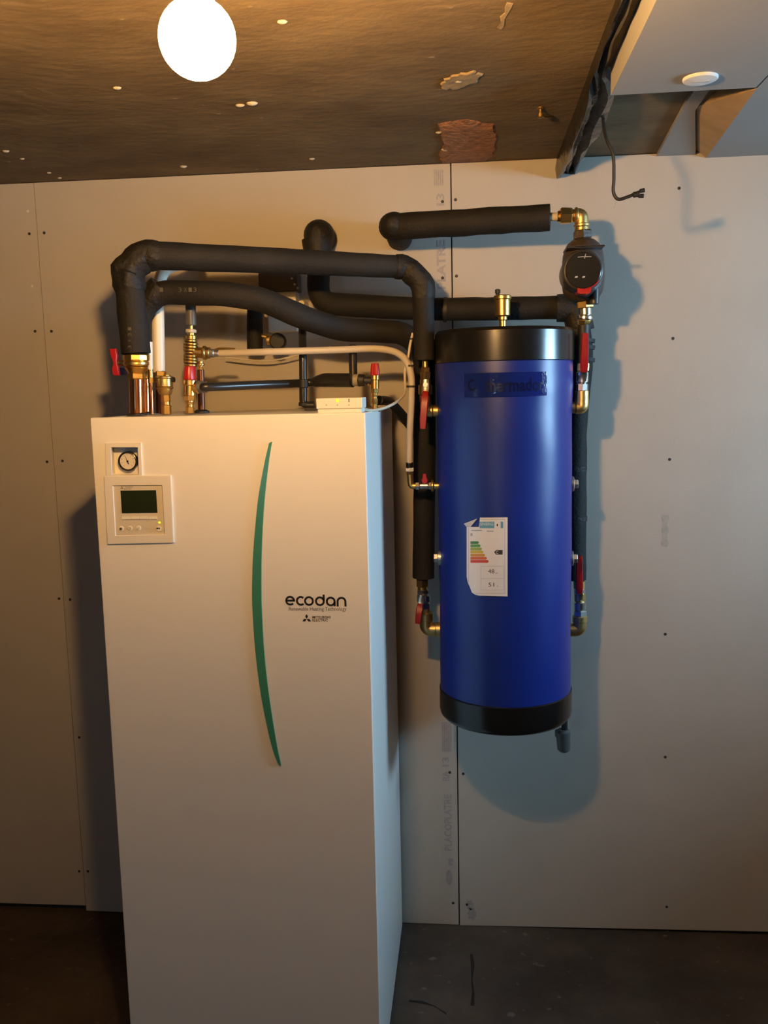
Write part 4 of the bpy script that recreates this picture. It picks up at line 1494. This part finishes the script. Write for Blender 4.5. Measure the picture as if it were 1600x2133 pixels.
mb.pc(303, 789, 303, 776, Y2, 14.5, n=6).pc(303, 777, 303, 763, Y2, 12, 17, n=24).pc(303, 763, 300, 738, Y2, 17, n=12)
mb.build('fitting', 'brass', cr2)
MB().lathe(tb2, up, [(0.02, 0), (0.02, 0.003), (0.014, 0.006)], 24).build('grommet', 'black_rubber', cr2)
Y3 = -0.43
cr3 = thing('copper_riser', 'thin copper riser beside the second copper riser', 'pipe', top_base(316, 858, Y3))
k = m_per_px(P(313, 800, Y3))
tb3 = top_base(316, 858, Y3)
MB().cyl(tb3, P(314, 795, Y3), 4.5 * k, n=16).build('tube', 'copper', cr3)
mb = MB().pc(314, 798, 314, 786, Y3, 6, n=6).pc(314, 787, 313, 768, Y3, 5.5)
mb.build('fitting', 'brass', cr3)
MB().pc(312.5, 770, 311.5, 712, Y3, 6.5, n=16).build('sleeve', 'white_pipe', cr3)

# red butterfly handle of the shut-off left of the risers
Y = -0.44
bh = thing('shut_off_valve', 'red butterfly handle of a shut-off valve left of the copper risers', 'valve', P(245, 782, Y))
mb = MB()
kx = m_per_px(P(240, 755, Y))
o_ = P(240, 755, Y)
shape = [(-8, 28), (5, 28), (7, 14), (5, 4), (6, -4), (8, -14), (9, -27), (-4, -27), (-6, -14), (-2, -4), (-3, 4), (-7, 14)]
mb.prism([(o_.x + a * kx, o_.z + b * kx) for a, b in shape], 0, 2, 1, Y - 0.008, Y + 0.004)
mb.build('handle', 'red_plastic', bh, bevel=0.0015)
MB().cyl(P(241, 756, Y), P(266, 756, Y), 0.0065, n=12).build('stem', 'dull_brass', bh)
a, b = P(249, 781, Y + 0.02), P(262, 766, Y + 0.02)
MB().rbox((a.x, Y + 0.012, a.z), (b.x, Y + 0.03, b.z), 0.003).build('tag', 'blue_plastic', bh)

# white pipe rising behind the foam pipes
Y = -0.345
wpp = thing('white_pipe', 'white plastic pipe rising beside the copper risers behind the foam pipes', 'pipe', P(331, 795, Y))
pts = fillet([P(331, 776, Y), P(328, 610, Y), P(338, 560, -0.31), P(420, 538, -0.20)], 0.05, 6)
MB().tube(pts, 13 * m_per_px(P(330, 700, Y)), 20).build('tube', 'white_pipe', wpp)
mb = MB().pc(332, 797, 332, 772, Y, 14.5, n=6)
mb.build('nut', 'brass', wpp)
tbw = top_base(333, 858, Y)
MB().cyl(tbw, P(332, 796, Y), 8 * m_per_px(P(330, 800, Y)), n=18).build('tail', 'dark_copper', wpp)

# air vent on the cabinet
Y = -0.47
tb = top_base(346, 858, Y)
va = thing('air_vent', 'brass air vent with black side cap on top of the white cabinet', 'air vent', tb)
mb = MB()
mb.cyl(tb, P(346, 843, Y), 10.5 * m_per_px(tb), n=6).pc(346, 844, 345.5, 836, Y, 8.5).pc(345.5, 837, 345, 820, Y, 10, n=6)
mb.build('shank', 'brass', va)
mb = MB()
mb.pc(344.5, 822, 344, 812, Y, 13.5, 16, n=28).pc(344, 812, 343.5, 806, Y, 16, 18).pc(343.5, 806, 343, 787, Y, 16.5, n=28).pc(343, 788, 343, 783, Y, 18, n=28)
mb.pc(348, 784, 348, 779.5, Y, 7)
mb.build('body', 'cast_brass', va)
MB().pc(356, 791, 364, 791, Y, 5.5, n=14).build('cap', 'black_rubber', va)


# safety valves with red caps
def safety(label, x, yb, y0, Y, sc, out):
    # x axis, yb bottom, y0 top of cap, sc scale
    dy = yb - y0
    q = lambda t_: y0 + dy * t_
    base = P(x, yb, Y)
    o = thing('safety_valve', label, 'safety valve', base, 'safety valves with red caps')
    mb = MB()
    mb.pc(x, q(1.0), x, q(0.86), Y, 9.6 * sc, n=6).pc(x, q(0.87), x, q(0.80), Y, 7 * sc).pc(x, q(0.81), x, q(0.76), Y, 10 * sc, n=6).pc(x, q(0.77), x, q(0.72), Y, 8 * sc).pc(x, q(0.73), x, q(0.62), Y, 12.5 * sc, n=6)
    mb.build('union', 'brass', o)
    mb = MB()
    mb.pc(x, q(0.63), x, q(0.40), Y, 12 * sc, n=24).pc(x, q(0.41), x, q(0.28), Y, 14.5 * sc, n=24)
    mb.pc(x, q(0.46), x + out * 20 * sc, q(0.46), Y, 8.5 * sc).pc(x + out * 14 * sc, q(0.46), x + out * 21 * sc, q(0.46), Y, 12 * sc, n=20, ch=0.4)
    mb.build('body', 'brass', o)
    a_, b_ = P(x, q(0.29), Y), P(x, q(0.0), Y)
    kk_ = m_per_px(a_) * sc
    rs = []
    nn = 36
    for h, r in ((0, 13.0), (0.12, 13.4), (0.9, 10.6), (1.0, 9.6)):
        c_ = a_.lerp(b_, h)
        rs.append([c_ + Vector((math.cos(2 * math.pi * i / nn), math.sin(2 * math.pi * i / nn), 0)) * (r + (0.7 if i % 3 == 0 else 0)) * kk_ for i in range(nn)])
    MB().rings(rs).build('cap', 'red_plastic', o)
    return o


Y = -0.47
tb = top_base(398, 858, Y)
yb_ = 861
safety('safety valve with red cap beside the air vent on the cabinet', 395.5, yb_, 763, Y, 0.98, 1)
Y5 = -0.33
s2 = safety('safety valve with red cap above the receiver box', 781, 842, 757, Y5, 0.72, -1)
MB().pc(781, 841, 781, 862, Y5, 5).build('tail', 'dull_brass', s2)

# filling group: brass tee with knurled body
Y = -0.335
fg = thing('filling_valve', 'brass filling valve group with grey pipe above and the white hose attached', 'valve', P(397, 768, Y))
MB().pc(397, 628, 398, 678, Y, 10.8, n=20).build('pipe', 'grey_pipe', fg)
MB().pc(398, 676, 398, 692, Y, 4.2).pc(398, 693, 398, 700, Y, 8).build('tail', 'brass', fg)
MB().pc(398, 686, 398, 693.5, Y, 11.2, n=18).build('collar', 'white_hose', fg)
mb = MB()
mb.pc(398, 698, 398, 708, Y, 12, n=24)
for q in range(9):
    y_ = 707 + q * 6.3
    mb.pc(397.5, y_, 397.3, y_ + 5.8, Y, 15.2 if q % 4 else 13.2, n=20)
mb.pc(397, 762, 397, 772, Y, 10)
mb.build('body', 'dull_brass', fg)
mb = MB()
mb.pc(404, 733, 424, 735, Y, 11, n=18).pc(423, 735, 430, 735, Y, 15, n=10).pc(429, 735, 438, 735.5, Y, 12, n=18)
mb.build('branch', 'dull_brass', fg)
mb = MB().pc(437, 735.5, 447, 736, Y, 9, n=10).pc(446, 736, 456, 736, Y, 7.2)
mb.build('hose_tail', 'zinc', fg)
mb = MB()
mb.tube([P(440, 733, Y + 0.03), P(455, 727, Y + 0.03), P(470, 727, Y + 0.03), P(489, 728, Y + 0.03)], 0.004, 8)
mb.build('lever', 'dull_brass', fg)
mb = MB().pc(418, 752, 418, 764, Y, 5).pc(418, 764, 418.5, 782, Y, 5.6, n=6).pc(418, 757, 418, 761, Y, 8.5, n=14)
mb.build('drain_plug', 'brass', fg)
Y = -0.37
tb = top_base(420, 858, Y)
dcp = thing('copper_riser', 'dark tarnished copper riser behind the front safety valve', 'pipe', tb)
MB().cyl(tb, P(418, 770, Y), 7.2 * m_per_px(tb), n=18).build('tube', 'dark_copper', dcp)
MB().lathe(tb, up, [(0.020, 0), (0.020, 0.004), (0.012, 0.008)], 24).build('grommet', 'black_rubber', dcp)

# grey-black drain pipe between the two safety valves
dr = thing('drain_pipe', 'dark drain pipe running between the two red-capped safety valves', 'pipe', P(640, 805, -0.40))
mb = MB()
mb.tube(spline([P(414, 806, -0.47), P(440, 806, -0.468), P(540, 801.5, -0.37), P(632, 798, -0.268), P(690, 792, -0.285), P(765, 793, -0.332)], 8), 0.0105, 16)
mb.build('tube', 'black_pipe', dr)
mb = MB()
mb.pc(411, 806, 432, 806, -0.47, 13, 11, n=20)
mb.build('socket', 'grey_pipe', dr)
mb = MB()
mb.tube(spline([P(655, 796, -0.274), P(676, 792, -0.282), P(700, 792, -0.292), P(735, 792, -0.312)], 6), [0.013 + 0.005 * min(1, i / 6) for i in range(19)], 18)
mb.build('socket', 'black_pipe', dr)
MB().pc(735, 791.5, 747, 792, -0.316, 12.5, n=20).build('collar', 'olive', dr)
MB().pc(746, 792, 760, 792.5, -0.324, 13, 12, n=20).pc(758, 792.5, 774, 793, -0.334, 8).build('socket', 'black_rubber', dr)
MB().tube([P(736, 790, -0.314), P(735, 735, -0.30), P(735, 720, -0.295)], 0.0105, 14).build('branch', 'black_pipe', dr)
tp = Vector((P(640, 858, -0.305).x, -0.305, UH))
# black upright pipe with a foot on the cabinet
bp_ = thing('black_upright_pipe', 'black upright pipe standing on the cabinet behind the white hose', 'pipe', tp)
Yu = -0.305
zf = UH + 0.012
pts = fillet([Vector((P(655, 850, Yu).x, Yu, zf)), Vector((P(632, 850, Yu).x, Yu, zf)), P(631, 740, Yu), P(630, 690, -0.25), P(630, 640, -0.21)], 0.014, 5)
MB().tube(pts, 0.0102, 16).build('tube', 'black_pipe', bp_)
MB().pc(632, 790, 632, 808, Yu, 10.5, n=18).build('collar', 'black_rubber', bp_)
MB().pc(633, 838, 633, 846, Yu, 11, n=18).build('collar', 'black_rubber', bp_)
MB().box((P(636, 850, Yu).x, Yu - 0.014, UH), (P(660, 850, Yu).x, Yu + 0.014, UH + 0.006)).build('foot', 'black_rubber', bp_)

# black insulated stub with a little round gauge, behind
Y = -0.12
sb = thing('insulated_stub', 'black foam pipe stub with a round black knob on the wall behind the hose', 'pipe', P(531, 727, Y))
MB().tube(dense([P(531, 610, Y), P(531, 727, Y)]), 0.0215, 20, True, 0.05).build('insulation', 'foam', sb)
MB().pc(556, 708, 566, 708, Y, 10, n=14).build('union', 'brass', sb)
c = P(579, 711, Y - 0.02)
MB().lathe(c + Vector((0, 0.02, 0)), Vector((0, -1, 0)), [(0.020, 0), (0.0225, 0.012), (0.0225, 0.026), (0.019, 0.03), (0, 0.03)], 28).build('knob', 'black_rubber', sb)
MB().pc(545, 700, 575, 705, Y, 5).build('tail', 'brass', sb)

# white junction box with grey manifold on the wall behind the pipes
Y = -0.002
a, b = P(560, 692, -0.05), P(617, 607, -0.05)
jb = thing('wall_box', 'small white box fixed to the wall behind the foam pipes', 'box', ((a.x + b.x) / 2, -0.03, a.z))
MB().box((a.x, -0.058, a.z), (b.x, Y, b.z)).build('case', 'white_plastic', jb, smooth=False, bevel=0.002)
a2, b2 = P(540, 606, -0.06), P(634, 566, -0.06)
MB().box((a2.x, -0.066, b.z + 0.0005), (b2.x - 0.02, Y, b2.z)).build('lid', 'pump_grey', jb, smooth=False, bevel=0.003)
p = P(628, 632, -0.06)
MB().lathe((p.x, Y, p.z), Vector((0, -1, 0)), [(0.011, 0), (0.011, 0.055), (0.008, 0.062), (0, 0.063)], 20).build('knob', 'white_hose', jb)
for x, y in ((608, 580), (614, 592), (620, 600)):
    p = P(x, y, -0.068)
    MB().sphere(p, 0.0035, 8, 6).build('screw', 'chrome', jb)

# thin clear cable sagging under the hose
cc = [P(470, 744, -0.06), P(520, 750, -0.06), P(560, 751, -0.06), P(600, 745, -0.06), P(640, 734, -0.06), P(690, 722, -0.03)]
tag(MB().tube(spline(cc, 6), 0.0024, 8).build('sagging_cable', 'white_cable'), 'thin pale cable sagging against the wall under the white hose', 'cable')

# black tube added where mostly shadow slants down behind the cabinet corner
dd = thing('black_shadow_tube', 'black tube put where mostly shadow slants down behind the cabinet corner', 'hose', P(850, 905, -0.05))
MB().tube(spline([P(788, 834, -0.27), P(812, 838, -0.13), P(843, 870, -0.05), P(866, 908, -0.045)], 8), 0.0125, 14).build('tube', 'black_rubber', dd)
